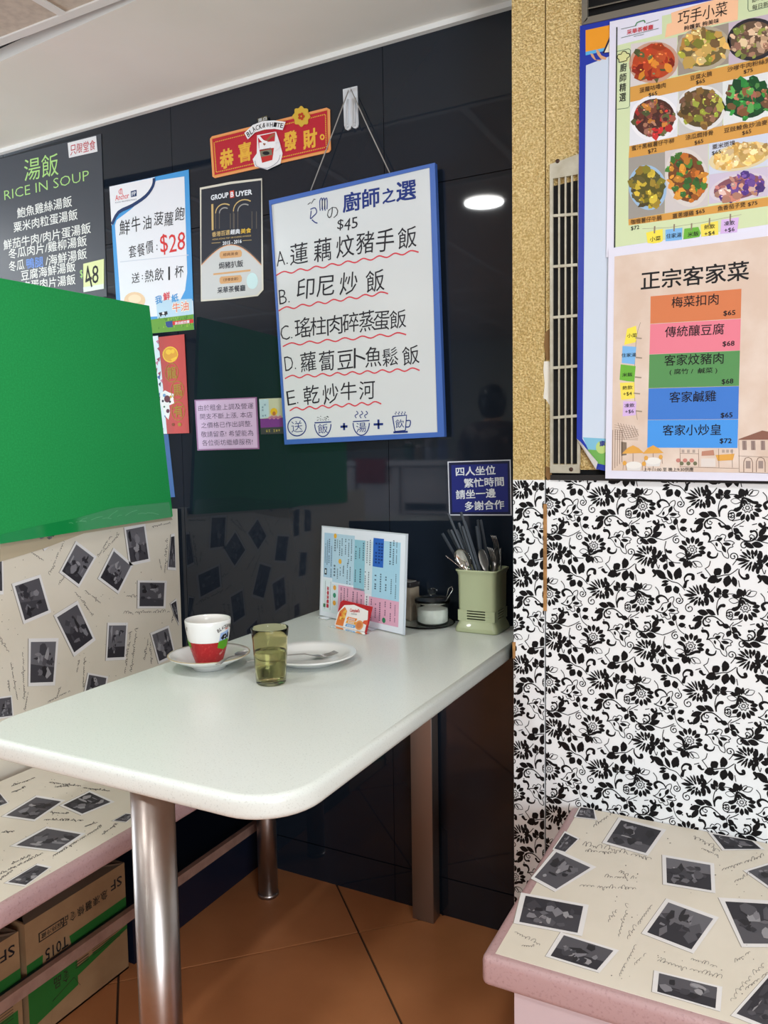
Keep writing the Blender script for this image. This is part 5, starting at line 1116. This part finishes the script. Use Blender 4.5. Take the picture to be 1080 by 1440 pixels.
spoon('teaspoon', 'steel teaspoon lying on the saucer beside the red base of the cup', (-.913, 1.093, T + .031), (-.930, 1.200, T + .0285), bl=.038, bw=.026, m=dkst, depth=.004)

# ---- tumbler
gc = Vector((-.820, 1.126, T))
am = mat('olive_plastic', (226, 222, 186), .05, trans=1, ior=1.22, spec=.5); 
t_ = thing('tumbler', 'olive tinted plastic tumbler half full of water', 'glass', gc)
mb = MB(); mb.lathe([(0, .001), (.0255, .0008), (.0268, .003), (.0285, .030), (.0308, .066), (.0318, .082), (.0322, .083), (.0336, .100), (.0332, .1012), (.0322, .1008), (.0308, .084), (.0302, .082), (.0290, .062), (.0268, .030), (.0252, .010), (.0235, .0075), (0, .0072)], gc, am, 56); mb.build('tumbler_body', t_)
mb = MB(); mb.lathe([(0, .0074), (.0233, .0077), (.0250, .0102), (.0266, .030), (.0286, .0585), (.0286, .0590), (0, .0590)], gc, mat('water', (236, 240, 226), .0, trans=1, ior=1.33), 48); mb.build('water', t_)

# ---- plate and fork
pc = Vector((-.834, 1.276, T))
t_ = thing('dinner_plate', 'round white plate behind the tumbler, with a fork on it', 'plate', pc)
mb = MB(); mb.lathe([(0, .003), (.048, .003), (.050, .0005), (.054, .0005), (.056, .004), (.075, .010), (.0915, .0175), (.0925, .0192), (.0908, .0200), (.078, .0155), (.062, .0085), (.050, .0062), (0, .0060)], pc, por, 64); mb.build('dish', t_)
fork('fork', 'steel fork lying across the round white plate', (-.8975, 1.158, T + .0225), (-.795, 1.312, T + .0145), m=dkst, curve=.004)

# ---- menu in stand
Lp = Vector((-1.046, 1.652, T)); Rp = Vector((-.762, 1.545, T)); u = (Rp - Lp); Wd = u.length; u.normalize(); nrm = Vector((u.y, -u.x, 0)); tilt = .06
upv = (Vector((0, 0, 1)) - nrm * tilt).normalized(); nn = u.cross(upv).normalized(); Hh = .222; th_ = .004
if nn.dot(nrm) < 0: nn = -nn
acr = mat('clear_acrylic', (235, 240, 242), .03, trans=1, ior=1.3)
t_ = thing('menu_stand', 'upright stand holding a blue and pink menu at the wall end of the table', 'menu', (Lp + Rp) / 2)
def MP(a, b, off=0): return Lp + u * (a * Wd) + upv * (.003 + b * Hh) + nn * off
class MPl:
    n = nn
    def __call__(s, a, b, off=0): return MP(a, 1 - b, off)
MPp = MPl()
mb = MB(); mb.prism([MP(-.012, -.005, .0), MP(1.012, -.005, .0), MP(1.012, 1.015, .0), MP(-.012, 1.015, .0)], nn, .0042, mat('menu_card_edge', (196, 204, 214), .15)); mb.build('holder', t_, weld=True)
mb = MB(); k = MP(.06, 0, 0); k2 = MP(.62, 0, 0)
for q in (k, k2):
    mb = MB(); mb.prism([q + u * .0 - nrm * .03, q + u * .03 - nrm * .03, q + u * .03 + nrm * .02, q + nrm * .02], (0, 0, 1), .0015, acr)
    for v in mb.v: v.z = T + .0002 + (.0015 if v.z > T + .0015 else 0)
    mb.build('stand_foot', t_)
def vq(mb, x0, y0, x1, y1, m, off=.0004): mb.poly([MP(x0, 1 - y0, off), MP(x1, 1 - y0, off), MP(x1, 1 - y1, off), MP(x0, 1 - y1, off)], m)
mb = MB(); vq(mb, .0, .0, 1, 1, ink(222, 228, 238), .0002)
cb1 = ink(168, 200, 224); cb2 = ink(140, 190, 208); cwh = ink(206, 220, 228); cpk = ink(220, 166, 190); cdb = ink(44, 100, 190)
for x0, y0, x1, y1, m in ((.03, .06, .15, .56, cb1), (.15, .06, .42, .60, ink(176, 206, 224)), (.42, .10, .55, .64, cb2), (.55, .10, .64, .66, cwh), (.64, .08, .95, .68, ink(164, 206, 228)), (.03, .58, .15, .95, ink(214, 226, 232)), (.15, .62, .23, .95, cwh), (.23, .62, .56, .95, cpk), (.56, .66, .61, .90, ink(224, 222, 230)), (.61, .68, .95, .94, cpk)): vq(mb, x0, y0, x1, y1, m)
vq(mb, .645, .06, .765, .36, cdb, .0006)
tk = ink(52, 60, 84)
def vcol(x, y0, y1, n, m=tk, h_=.016):
    for i in range(n):
        t0 = y0 + (y1 - y0) * (i + .15) / n; t1 = y0 + (y1 - y0) * (i + .8) / n
        if random.random() < .1: continue
        for s_ in (-.5, -.05, .4):
            vq(mb, x + s_ * h_, t0, x + s_ * h_ + h_ * .18, t1, m, .0008)
        vq(mb, x - h_ * .5, (t0 + t1) / 2 - .003, x + h_ * .5, (t0 + t1) / 2 + .003, m, .0008)
for x, y0, y1, n, h_ in ((.05, .18, .40, 14, .008), (.075, .14, .42, 16, .01), (.10, .12, .40, 12, .012), (.13, .20, .55, 18, .01), (.175, .12, .26, 5, .016), (.205, .12, .22, 6, .008), (.235, .1, .3, 8, .01), (.265, .1, .3, 9, .01), (.31, .1, .28, 8, .01), (.35, .1, .38, 14, .009), (.385, .1, .34, 12, .009), (.44, .14, .34, 8, .01), (.485, .16, .3, 7, .01), (.53, .12, .32, 8, .01), (.575, .1, .34, 10, .009), (.61, .08, .36, 12, .009),
                   (.84, .08, .32, 10, .014), (.875, .06, .32, 12, .012), (.91, .06, .3, 16, .008), (.175, .40, .54, 4, .018), (.215, .44, .56, 6, .01), (.25, .42, .52, 5, .01), (.29, .4, .52, 8, .012), (.34, .36, .6, 12, .009), (.375, .36, .6, 12, .009), (.44, .40, .56, 8, .01), (.5, .40, .56, 6, .014), (.56, .42, .6, 8, .009), (.6, .42, .62, 8, .009), (.68, .44, .6, 7, .016), (.74, .42, .62, 8, .012), (.8, .44, .6, 6, .012), (.86, .42, .62, 10, .009), (.91, .4, .66, 14, .007),
                   (.27, .64, .8, 8, .01), (.31, .64, .78, 6, .01), (.35, .64, .8, 8, .01), (.42, .66, .78, 5, .012), (.47, .66, .8, 8, .01), (.52, .68, .86, 8, .01), (.585, .68, .84, 6, .012), (.64, .7, .94, 10, .009), (.69, .74, .9, 7, .01), (.74, .72, .92, 9, .012), (.8, .7, .92, 10, .009), (.86, .7, .9, 9, .009), (.91, .7, .9, 12, .007)): vcol(x, y0, y1, n, tk, h_)
for x in (.68, .715, .745): vcol(x, .10, .33, 7, ink(20, 40, 96), .018)
for x, y, c_ in ((.175, .085, (226, 170, 60)), (.245, .36, (226, 170, 60)), (.185, .66, (226, 160, 70)), (.185, .745, (60, 140, 110)), (.185, .83, (226, 160, 60)), (.79, .90, (50, 130, 90))): mb.poly([MP(x + .02 * math.cos(q * .5236), 1 - y - .028 * math.sin(q * .5236), .0009) for q in range(12)], ink(*c_))
text(mb, MPp, '采華茶餐廳', (.098, .66), (.098, .90), ink(196, 40, 60), None, .02, .001)
for x in (.06, .13): vq(mb, x, .60, x + .003, .92, ink(60, 80, 90), .0008)
vq(mb, .045, .46, .075, .53, BLACK, .0009); vq(mb, .052, .475, .068, .515, ink(206, 222, 230), .001); vq(mb, .04, .86, .07, .9, ink(70, 120, 90), .0009)
mb.build('menu_sheet', t_)

# ---- red promotional card
La = Vector((-.952, 1.572, T)); Ra = Vector((-.846, 1.536, T)); cu_ = (Ra - La); cw = cu_.length; cu_.normalize(); cn = Vector((cu_.y, -cu_.x, 0)); cup_ = (Vector((0, 0, 1)) - cn * .35).normalized(); cnn = cu_.cross(cup_); cnn = cnn if cnn.dot(cn) > 0 else -cnn; ch_ = .062
t_ = thing('promo_card', 'small red and white leaning food promotion card in front of the menu stand', 'card', (La + Ra) / 2)
def CP(a, b, off=0): return La + cn * .004 + cu_ * (a * cw) + cup_ * (.002 + b * ch_) + cnn * off
class CPl:
    n = cnn
    def __call__(s, a, b, off=0): return CP(a, 1 - b, off)
CPp = CPl()
mb = MB(); mb.prism([CP(0, 0), CP(1, 0), CP(1, .96), CP(.08, 1), CP(0, .9)], cnn, .0008, paper(178, 34, 46, .2)); cardo = mb.build('card_sheet', t_, weld=True)
mb = MB(); mb.prism([CP(-.02, -.01, .0), CP(1.1, -.01, .0), CP(1.1, -.01, .0) + cn * .018, CP(-.02, -.01, .0) + cn * .018], (0, 0, 1), .0012, acr); 
for v in mb.v: v.z = T + .0002 + (.0014 if v.z > T + .0006 else 0)
mb.build('clear_base', t_)
mb = MB(); cq = lambda pts, m, off: mb.poly([CP(x, y, off) for x, y in pts], m)
cq([(0, 0), (.94, 0), (.94, .5), (.90, .78), (.45, .9), (.15, .82), (0, .5)], ink(232, 226, 224), .0003)
cq([(.02, .03), (.26, .03), (.28, .62), (.18, .76), (.05, .55)], ink(214, 120, 60), .0005)
for k in range(9): x = random.uniform(.05, .25); y = random.uniform(.1, .6); cq([(x + .035 * math.cos(q), y + .07 * math.sin(q)) for q in range(7)], ink(*random.choice([(230, 150, 60), (196, 70, 44), (236, 190, 90)])), .0007)
text(mb, CPp, "Campbell's", (.36, .34), (.66, .30), ink(196, 40, 48), .17, .02, .0008)
text(mb, CPp, "快樂早餐", (.42, .45), (.60, .43), ink(120, 120, 120), .05, .0, .0008)
for y, c_ in ((.36, (226, 130, 60)), (.23, (232, 160, 50)), (.1, (110, 160, 210))): cq([(.32, y - .05), (.62, y - .05), (.64, y + .06), (.34, y + .06)], ink(*c_), .0006); text(mb, CPp, '精選套餐', (.38, 1 - y), (.58, 1 - y), W, .07, .01, .0009)
disc(mb, CPp, .74, .80, .12, .18, ink(222, 150, 90), .0007); disc(mb, CPp, .74, .80, .08, .12, ink(206, 120, 70), .0009); cq([(.82, .3), (.98, .25), (.96, .45), (.84, .4)], ink(214, 90, 60), .0007); cq([(.8, .0), (.94, .0), (.9, .14)], ink(236, 234, 232), .0006)
mb.build('printed_design', cardo)

# ---- condiments on a glass tray
cl = mat('clear_glass', (244, 248, 246), .05, trans=1, ior=1.25)
tc_ = Vector((-.757, 1.664, T))
t_ = thing('glass_tray', 'round clear glass tray carrying the sugar jar', 'tray', tc_)
mb = MB(); mb.lathe([(0, .001), (.052, .001), (.064, .004), (.068, .0085), (.0665, .009), (.062, .0055), (.052, .0032), (0, .003)], tc_, cl, 48); mb.build('tray_dish', t_)
jc = Vector((-.745, 1.672, T + .0035))
t_ = thing('sugar_jar', 'lidded glass jar of white sugar between the toothpick box and the cutlery holder', 'jar', jc)
mb = MB(); mb.lathe([(0, 0), (.036, 0), (.0385, .003), (.039, .008), (.0385, .044), (.041, .050), (.043, .058), (.0415, .0585), (.0385, .051), (.0365, .045), (.037, .009), (.035, .004), (0, .0035)], jc, cl, 44); mb.build('jar_body', t_)
mb = MB(); mb.lathe([(0, .0037), (.0345, .0042), (.0365, .009), (.0362, .036), (.033, .0375), (.0, .039)], jc, mat('white_sugar', (236, 234, 226), .8, bump=(400, .5, .002)), 36); mb.build('sugar', t_)
mb = MB(); mb.lathe([(0, .0588), (.042, .0590), (.0425, .061), (.030, .065), (.012, .068), (.0075, .0695), (.0065, .073), (.011, .077), (.011, .081), (.006, .084), (0, .0845)], jc, cl, 36); mb.build('lid', t_)
mb = MB(); hp = jc + Vector((.034, -.008, .055)); mb.tube([hp, hp + Vector((.010, .002, .014)), hp + Vector((.020, .004, .030)), hp + Vector((.017, .004, .037)), hp + Vector((.010, .003, .033)), hp + Vector((.004, .002, .012))], .0011, chrome, 8); mb.build('spoon_handle', t_)
oz = Vector((-.838, 1.700, T)); rz = Matrix.Translation(oz) @ Matrix.Rotation(-.25, 4, 'Z')
t_ = thing('toothpick_box', 'tall grey-brown toothpick box with dark lid behind the sugar jar', 'box', oz)
mb = MB(); mb.bbox((-.019, -.013, .0005), (.036, .022, .083), .0015, mat('brown_box_board', (122, 108, 92), .5, noise=(30, (146, 134, 116), .4, .7)), rz); mb.build('box_body', t_)
mb = MB(); mb.bbox((-.0205, -.0145, .083), (.0375, .0235, .095), .002, mat('dark_lid', (46, 42, 42), .25), rz); mb.box((-.012, -.008, .095), (.03, .018, .0965), mat('lid_label', (150, 146, 142), .3), rz); mb.build('lid', t_)
oz = Vector((-.828, 1.640, T)); rz = Matrix.Translation(oz) @ Matrix.Rotation(-.3, 4, 'Z')
t_ = thing('packet', 'small upright packet with purple top and orange picture beside the menu stand', 'packet', oz)
mb = MB(); mb.bbox((-.03, -.004, .0006), (.012, .012, .062), .002, paper(214, 206, 190), rz); mb.bbox((-.03, -.004, .0625), (.012, .012, .085), .002, paper(74, 40, 104), rz); pb_ = mb.build('packet_body', t_)
mb = MB()
for x, z, r, c_ in ((0, .022, .009, (226, 140, 40)), (.001, .022, .005, (240, 200, 60)), (0, .04, .004, (150, 40, 40)), (0, .05, .003, (50, 40, 40)), (-.002, .008, .006, (190, 70, 60))): mb.poly([rz @ Vector((x + r * math.cos(q * .6283), -.0045 - r * .02, z + r * math.sin(q * .6283))) for q in range(10)], ink(*c_))
mb.build('printed_design', pb_)

# ---- cutlery holder
hm = mat('celadon_plastic', (162, 169, 134), .22, coat=.15)
hc = Vector((-.621, 1.676, T)); ha = -.02; HR = Matrix.Translation(hc) @ Matrix.Rotation(ha, 4, 'Z')
t_ = thing('cutlery_holder', 'pale green slotted cutlery holder against the gold pillar end of the table', 'holder', hc)
def rr_loop(hx, hy, r, z, n=5): 
    out = []
    for cx, cy, a in ((hx - r, hy - r, 0), (-hx + r, hy - r, 90), (-hx + r, -hy + r, 180), (hx - r, -hy + r, 270)):
        for i in range(n + 1): q = math.radians(a + 90 * i / n); out.append(HR @ Vector((cx + r * math.cos(q), cy + r * math.sin(q), z)))
    return out
SECT = [(.0505, .0475, .0005), (.0515, .0485, .004), (.0495, .0465, .012), (.0450, .0425, .022), (.0442, .0415, .0265)]
UP = [(.0442, .0415, .0502), (.0448, .042, .056), (.0455, .0428, .128), (.0480, .0452, .137), (.0500, .047, .1395), (.0500, .047, .1425), (.0482, .0455, .143), (.0440, .0412, .128), (.0425, .0398, .056), (.0420, .0392, .0502)]
INNER = [(.0420, .0392, .0265), (.0420, .0392, .006)]
def lofts(mb, secs, m, capb=False, capt=False, n=5):
    Ls = [rr_loop(a, b, .011, z, n) for a, b, z in secs]; k = len(Ls[0]); vs = [p for L in Ls for p in L]; fs = []
    for i in range(len(Ls) - 1):
        for j in range(k): q = (j + 1) % k; fs.append((i * k + j, i * k + q, i * k + k + q, i * k + k + j))
    if capb: fs.append(tuple(range(k - 1, -1, -1)))
    if capt: fs.append(tuple((len(Ls) - 1) * k + j for j in range(k)))
    mb.raw(vs, fs, m, True)
mb = MB(); lofts(mb, SECT, hm, True); lofts(mb, UP, hm); lofts(mb, INNER, hm, False, True)
# slotted band: solid corner posts and four slats round each side
for z in (.0265, .0325, .0385, .0445):
    lofts(mb, [(.0442, .0415, z), (.0446, .0419, z + .0015), (.0442, .0415, z + .003), (.0420, .0392, z + .003), (.0420, .0392, z), (.0442, .0415, z)], hm)
mb.build('holder_body', t_)
for sx in (-1, 1):
    for sy in (-1, 1):
        mb = MB(); mb.box((sx * .022, sy * .0392, .0262), (sx * .0435, sy * .0417, .0505), hm, HR); mb.box((sx * .0420, sy * .019, .0262), (sx * .0444, sy * .0405, .0505), hm, HR); mb.build('corner_post', t_)
blk = mat('dark_chopstick_plastic', (62, 67, 74), .38)
random.seed(21)
def HP(x, y, z): return HR @ Vector((x, y, z))
def stick_ray(px, py, yy): 
    return Plane('y', yy)(px, py)
sticks = [((634, 745), (668, 806), 1.648), ((622, 750), (664, 808), 1.652), ((630, 745), (668, 800), 1.672), ((642, 745), (668, 782), 1.69), ((630, 722), (672, 800), 1.65), ((648, 720), (682, 800), 1.655), ((645, 735), (676, 803), 1.645), ((653, 733), (684, 800), 1.665), ((650, 740), (680, 806), 1.64), ((672, 731), (678, 780), 1.70), ((676, 731), (684, 772), 1.69), ((670, 740), (676, 790), 1.665)]
for i, (a, b, yy) in enumerate(sticks):
    A_ = stick_ray(*a, yy - .012); B_ = stick_ray(*b, yy); d = (B_ - A_).normalized()
    # carry the stick down until it meets the holder floor
    tz = (B_.z - (T + .0075)) / -d.z if d.z < 0 else .1
    E_ = B_ + d * tz
    loc = HR.inverted() @ E_; loc.x = max(-.036, min(.036, loc.x)); loc.y = max(-.033, min(.033, loc.y)); E_ = HR @ loc; E_.z = T + .0095
    t0 = A_
    mb = MB(); mb.tube([E_, E_.lerp(t0, .5), E_.lerp(t0, .97), t0], [.0022, .0030, .0034, .0030], blk, 4, True)
    for q in range(len(mb.sm)): mb.sm[q] = False
    o = mb.build('chopstick'); rebase(o, E_)
    rank = sorted(range(12), key=lambda j: sticks[j][0][0] * 10 - sticks[j][0][1] * .01).index(i)
    tag(o, 'dark grey chopstick, its tip %s among those in the cutlery holder' % ('leftmost', 'second from left', 'third from left', 'fourth from left', 'fifth from left', 'sixth from left', 'sixth from right', 'fifth from right', 'fourth from right', 'third from right', 'second from right', 'rightmost')[rank], 'chopstick', 'chopsticks in the cutlery holder')
up_ = Vector((-.6, -.8, .1))
def HL(p): l = HR.inverted() @ p; l.x = max(-.034, min(.034, l.x)); l.y = max(-.031, min(.031, l.y)); l.z = max(.012, l.z); return HR @ l
def inholder(px0, py0, px1, py1, yy, length):
    A_ = Plane('y', yy - .008)(px0, py0); B_ = Plane('y', yy)(px1, py1); d = (B_ - A_).normalized(); return HL(A_ + d * length), A_
e, b = inholder(644, 772, 660, 802, 1.638, .155); spoon('spoon', 'steel soup spoon with big bowl turned up at the left of the cutlery holder', e, b, bl=.052, bw=.036, m=chrome, up=(-.3, -.9, .5))
e, b = inholder(677, 772, 686, 803, 1.648, .15); spoon('spoon', 'steel soup spoon with dark bowl in the middle of the cutlery holder', e, b, bl=.052, bw=.034, m=dkst, up=(-.6, -.8, .3))
e, b = inholder(698, 770, 706, 800, 1.675, .15); spoon('spoon', 'steel spoon with only its bright edge showing at the right of the cutlery holder', e, b, bl=.05, bw=.032, m=dkst, up=(-1, .1, .2))
e, b = inholder(694, 753, 697, 785, 1.70, .17); fork('fork', 'steel fork with tines up, topmost at the back right of the cutlery holder', e, b, m=dkst, up=(-.5, -.8, .0))
e, b = inholder(689, 770, 697, 802, 1.655, .16); fork('fork', 'steel fork with tines up in front, right of centre in the cutlery holder', e, b, m=dkst, up=(-.5, -.8, .0))
e, b = inholder(627, 781, 655, 801, 1.640, .15); 
t_ = thing('knife', 'thin steel handle sticking out low at the left of the cutlery holder', 'knife', e)
mb = MB(); mb.tube([e, e.lerp(b, .5), b], [.0012, .0030, .0042], chrome, 8, flat=.35); mb.build('knife_body', t_)
e, b = inholder(709, 790, 703, 772, 1.69, .02); e2, b2 = inholder(704, 771, 711, 792, 1.70, .15)
t_ = thing('knife', 'flat steel handle leaning at the far right of the cutlery holder', 'knife', e2)
mb = MB(); mb.tube([e2, e2.lerp(b2, .5), b2], [.0012, .0034, .0048], dkst, 8, flat=.3); mb.build('knife_body', t_)

# ================================================================ LIGHTS IN THE CEILING
lampm = mat('lamp_diffuser', (255, 252, 244), .5, emit=14)
k = 0
for x, y in ((-1.089, .49), (-1.089, -.76), (-2.289, .44), (-2.289, -1.36), (.12, .44), (.12, -.76), (1.3, -1.36), (-3.3, 1.0), (-1.089, -2.56)):
    lab = 'round recessed ceiling downlight, the one mirrored in the black wall' if k == 0 else 'round recessed ceiling downlight out of view behind the camera'
    t_ = thing('ceiling_light', lab, 'ceiling light', (x, y, ZC), None if k == 0 else 'downlights out of view'); k += 1
    mb = MB(); mb.lathe([(.078, -.004), (.092, -.004), (.094, 0), (.078, 0)], (x, y, ZC), white_trim, 32, cap=False); mb.build('rim', t_)
    mb = MB(); mb.lathe([(0, -.003), (.077, -.003), (.077, -.001)], (x, y, ZC), lampm, 32); mb.build('diffuser', t_)
    area('downlight', (x, y, ZC - .012), (x, y, 0), .15, .15, 5.0 if k == 1 else 7.5, (.96, 1, 1), 'DISK')
t_ = thing('tube_light', 'fluorescent tube light mirrored faintly at the top of the green reflection', 'ceiling light', (-3.74, -.1, ZC))
mb = MB(); mb.box((-3.78, -.7, ZC - .03), (-3.70, .5, ZC - .001), white_trim); mb.build('housing', t_)
mb = MB(); mb.tube([(-3.74, -.68, ZC - .045), (-3.74, .48, ZC - .045)], .014, mat('tube_glow', (235, 244, 255), .5, emit=6), 12); mb.build('tube', t_)

# ================================================================ THE ROOM BEHIND, SEEN MIRRORED
cabw = mat('white_cabinet', (226, 226, 234), .5); 
t_ = thing('counter', 'white service counter with open shelves, mirrored in the black wall', 'counter', (-2.65, -2.15, 0))
mb = MB(); mb.box((-3.4, -2.5, 1.06), (-2.2, -1.8, 1.1), cabw); mb.build('worktop', t_)
mb = MB()
for x in (-3.38, -3.0, -2.62, -2.24): mb.box((x, -2.48, .0), (x + .03, -1.84, 1.06), cabw)
mb.box((-3.38, -2.48, .02), (-2.21, -2.46, 1.06), cabw); mb.box((-3.35, -2.46, .0), (-2.24, -1.84, .05), cabw); mb.build('cabinet_frame', t_)
for x in (-3.35, -2.97):
    mb = MB(); mb.box((x + .005, -1.835, .06), (x + .345, -1.82, 1.05), cabw); mb.build('door', t_)
mb = MB(); mb.box((-2.585, -2.45, .70), (-2.245, -1.85, .72), cabw); mb.box((-2.585, -1.86, .78), (-2.245, -1.84, 1.05), cabw); mb.build('shelf', t_)
mb = MB(); mb.bbox((-2.97, -1.795, .93), (-2.72, -1.775, 1.115), .006, mat('red_cloth', (150, 40, 44), .8)); mb.bbox((-3.0, -1.90, 1.1005), (-2.72, -1.776, 1.115), .004, MATS['red_cloth']); tag(mb.build('cloth'), 'folded red cloth hanging over the counter edge, mirrored in the black wall', 'cloth')
for x, c_, h_ in ((-2.62, (60, 90, 70), .13), (-2.53, (120, 100, 70), .10), (-2.45, (150, 150, 160), .2), (-2.34, (100, 110, 150), .16)):
    t_ = thing('canister', None, None, (x, -2.0, 1.1)); tag(t_, {(-2.62): 'dark green canister on the mirrored counter', (-2.53): 'low tan canister on the mirrored counter', (-2.45): 'tall grey canister on the mirrored counter', (-2.34): 'blue grey canister at the end of the mirrored counter'}[x], 'canister')
    mb = MB(); mb.lathe([(0, 0), (.035, 0), (.037, .005), (.037, h_ - .01), (.03, h_)], (x, -2.0, 1.1), mat('canister_%d' % int(-x * 100), c_, .5), 20); mb.build('canister_body', t_)
    mb = MB(); mb.lathe([(0, h_ + .012), (.028, h_ + .010), (.031, h_), (0, h_)], (x, -2.0, 1.1), cabw, 20); mb.build('lid', t_)
t_ = thing('side_table', 'plain white topped table mirrored in the black wall', 'table', (-2.2, -.95, 0))
mb = MB(); mb.bbox((-2.62, -1.25, .715), (-1.95, -.65, .745), .008, quartz); mb.build('tabletop', t_)
for x in (-2.52, -2.05):
    mb = MB(); mb.lathe([(.025, 0), (.025, .715)], (x, -.95, 0), steel, 20); mb.lathe([(.12, 0), (.12, .008), (.03, .02)], (x, -.95, 0), steel, 24); mb.build('leg', t_)
for (x, z, w_, h_, c_, l_) in ((-2.05, 1.28, .12, .16, (150, 40, 36), 'small red notice on the cream wall, mirrored'), (-1.86, 1.42, .22, .26, (150, 156, 160), 'pale notice with round drawings on the cream wall, mirrored'), (-1.75, 1.75, .18, .2, (40, 52, 84), 'dark blue bag-shaped notice on the cream wall, mirrored')):
    mb = MB(); mb.prism([(x - w_ / 2, -3.198, z - h_ / 2), (x + w_ / 2, -3.198, z - h_ / 2), (x + w_ / 2, -3.198, z + h_ / 2), (x - w_ / 2, -3.198, z + h_ / 2)], (0, 1, 0), .0015, paper(*c_)); tag(mb.build('notice', weld=True), l_, 'notice')

# ---- person standing at the counter, back to us (seen only mirrored)
def skin_mesh(name, joints, edges, m, parent, sub=2):
    me = bpy.data.meshes.new(name); me.from_pydata([j[0] for j in joints], edges, []); me.update()
    o = bpy.data.objects.new(name, me); C.objects.link(o); o.parent = parent
    md = o.modifiers.new('skin', 'SKIN'); md.use_smooth_shade = True
    for i, j in enumerate(joints): me.skin_vertices[0].data[i].radius = (j[1], j[2] if len(j) > 2 else j[1])
    me.skin_vertices[0].data[0].use_root = True
    s_ = o.modifiers.new('sub', 'SUBSURF'); s_.levels = sub; s_.render_levels = sub; me.materials.append(m); return o
px_, py_ = -1.80, -1.60
t_ = thing('person', 'person in a dark brown patterned jacket, back turned, mirrored in the black wall', 'person', (px_, py_, 0))
skinm = mat('skin', (196, 150, 122), .5)
J = [((0, 0, .86), .13, .10), ((0, 0, 1.02), .125, .09), ((0, 0, 1.20), .15, .095), ((0, .0, 1.30), .11, .08), ((0, -.01, 1.37), .048), ((0, -.015, 1.44), .07, .085), ((0, -.015, 1.53), .068, .08),
     ((-.17, 0, 1.27), .05), ((-.22, -.02, 1.04), .042), ((-.17, -.22, .98), .034), ((-.13, -.30, 1.0), .03), ((.17, 0, 1.27), .05), ((.22, -.02, 1.04), .042), ((.17, -.22, .98), .034), ((.13, -.30, 1.0), .03),
     ((-.09, 0, .80), .085), ((-.10, 0, .46), .058), ((-.10, .02, .09), .04), ((-.11, -.10, .035), .034), ((.09, 0, .80), .085), ((.10, 0, .46), .058), ((.10, .02, .09), .04), ((.11, -.10, .035), .034)]
E_ = [(0, 1), (1, 2), (2, 3), (3, 4), (4, 5), (5, 6), (3, 7), (7, 8), (8, 9), (9, 10), (3, 11), (11, 12), (12, 13), (13, 14), (0, 15), (15, 16), (16, 17), (17, 18), (0, 19), (19, 20), (20, 21), (21, 22)]
fing = []
for sx in (-1, 1):
    w_i = 10 if sx < 0 else 14
    for dx, l_ in ((-.022, .055), (-.008, .065), (.007, .062), (.021, .05)):
        i = len(J); J.append(((sx * .13 + dx, -.345, .998), .009)); J.append(((sx * .13 + dx, -.345 - l_, .985), .0075)); E_ += [(w_i, i), (i, i + 1)]
    i = len(J); J.append(((sx * .13 - sx * .035, -.325, .995), .010)); J.append(((sx * .13 - sx * .05, -.355, .99), .008)); E_ += [(w_i, i), (i, i + 1)]
skin_mesh('body', J, E_, skinm, t_, 1)
jm = mat('patterned_jacket', (70, 52, 50), .8, noise=(9, (120, 108, 104), .55, .62))
skin_mesh('jacket', [((0, 0, .84), .15, .12), ((0, 0, 1.02), .15, .115), ((0, 0, 1.20), .18, .12), ((0, .0, 1.31), .13, .10), ((0, -.0, 1.36), .06), ((-.185, 0, 1.275), .066), ((-.235, -.02, 1.04), .056), ((-.18, -.20, .98), .046), ((.185, 0, 1.275), .066), ((.235, -.02, 1.04), .056), ((.18, -.20, .98), .046)],
          [(0, 1), (1, 2), (2, 3), (3, 4), (3, 5), (5, 6), (6, 7), (3, 8), (8, 9), (9, 10)], jm, t_)
skin_mesh('trousers', [((0, 0, .88), .14, .11), ((-.09, 0, .78), .098), ((-.10, 0, .46), .075), ((-.10, .02, .10), .06), ((.09, 0, .78), .098), ((.10, 0, .46), .075), ((.10, .02, .10), .06)], [(0, 1), (1, 2), (2, 3), (0, 4), (4, 5), (5, 6)], mat('dark_trousers', (34, 34, 42), .8), t_)
mb = MB(); hp = Vector((px_, py_ - .005, 1.495)); vs = []; fs = []
for i in range(13):
    for j in range(24):
        a = math.pi * i / 12; q = 6.2832 * j / 24; f = 1 if math.sin(q) > -.35 else (.80 if i > 5 else .97)
        r = 1 + .02 * math.sin(9 * q + i); vs.append(hp + Vector((.098 * math.sin(a) * math.cos(q) * r, .108 * math.sin(a) * math.sin(q) * f * r, .118 * math.cos(a) * (1 if a < 1.57 else 1.1))))
for i in range(12):
    for j in range(24): k = (j + 1) % 24; fs.append((i * 24 + j, (i + 1) * 24 + j, (i + 1) * 24 + k, i * 24 + k))
mb.raw(vs, fs, mat('black_hair', (20, 18, 20), .4), True); mb.build('hair', t_)
mb = MB()
for sx in (-1, 1): mb = MB(); mb.lathe([(0, -.012), (.008, -.009), (.010, 0), (.008, .009), (0, .012)], (px_ + sx * .078, py_ - .02, 1.475), skinm, 12, sx=.5, sy=1.1); mb.build('ear', t_)
mb = MB(); mb.lathe([(0, -.018), (.010, -.012), (.008, .004), (0, .02)], (px_, py_ - .108, 1.470), skinm, 10)
mb.build('nose', t_)
mb = MB()
for sx in (-1, 1): mb.lathe([(0, -.006), (.009, 0), (0, .006)], (px_ + sx * .03, py_ - .094, 1.49), mat('eye', (40, 30, 26), .3), 10, sy=.5)
mb.lathe([(0, -.005), (.02, 0), (0, .005)], (px_, py_ - .096, 1.435), mat('lips', (160, 90, 84), .5), 12, sy=.4); mb.build('face_features', t_)
bpy.context.view_layer.update()
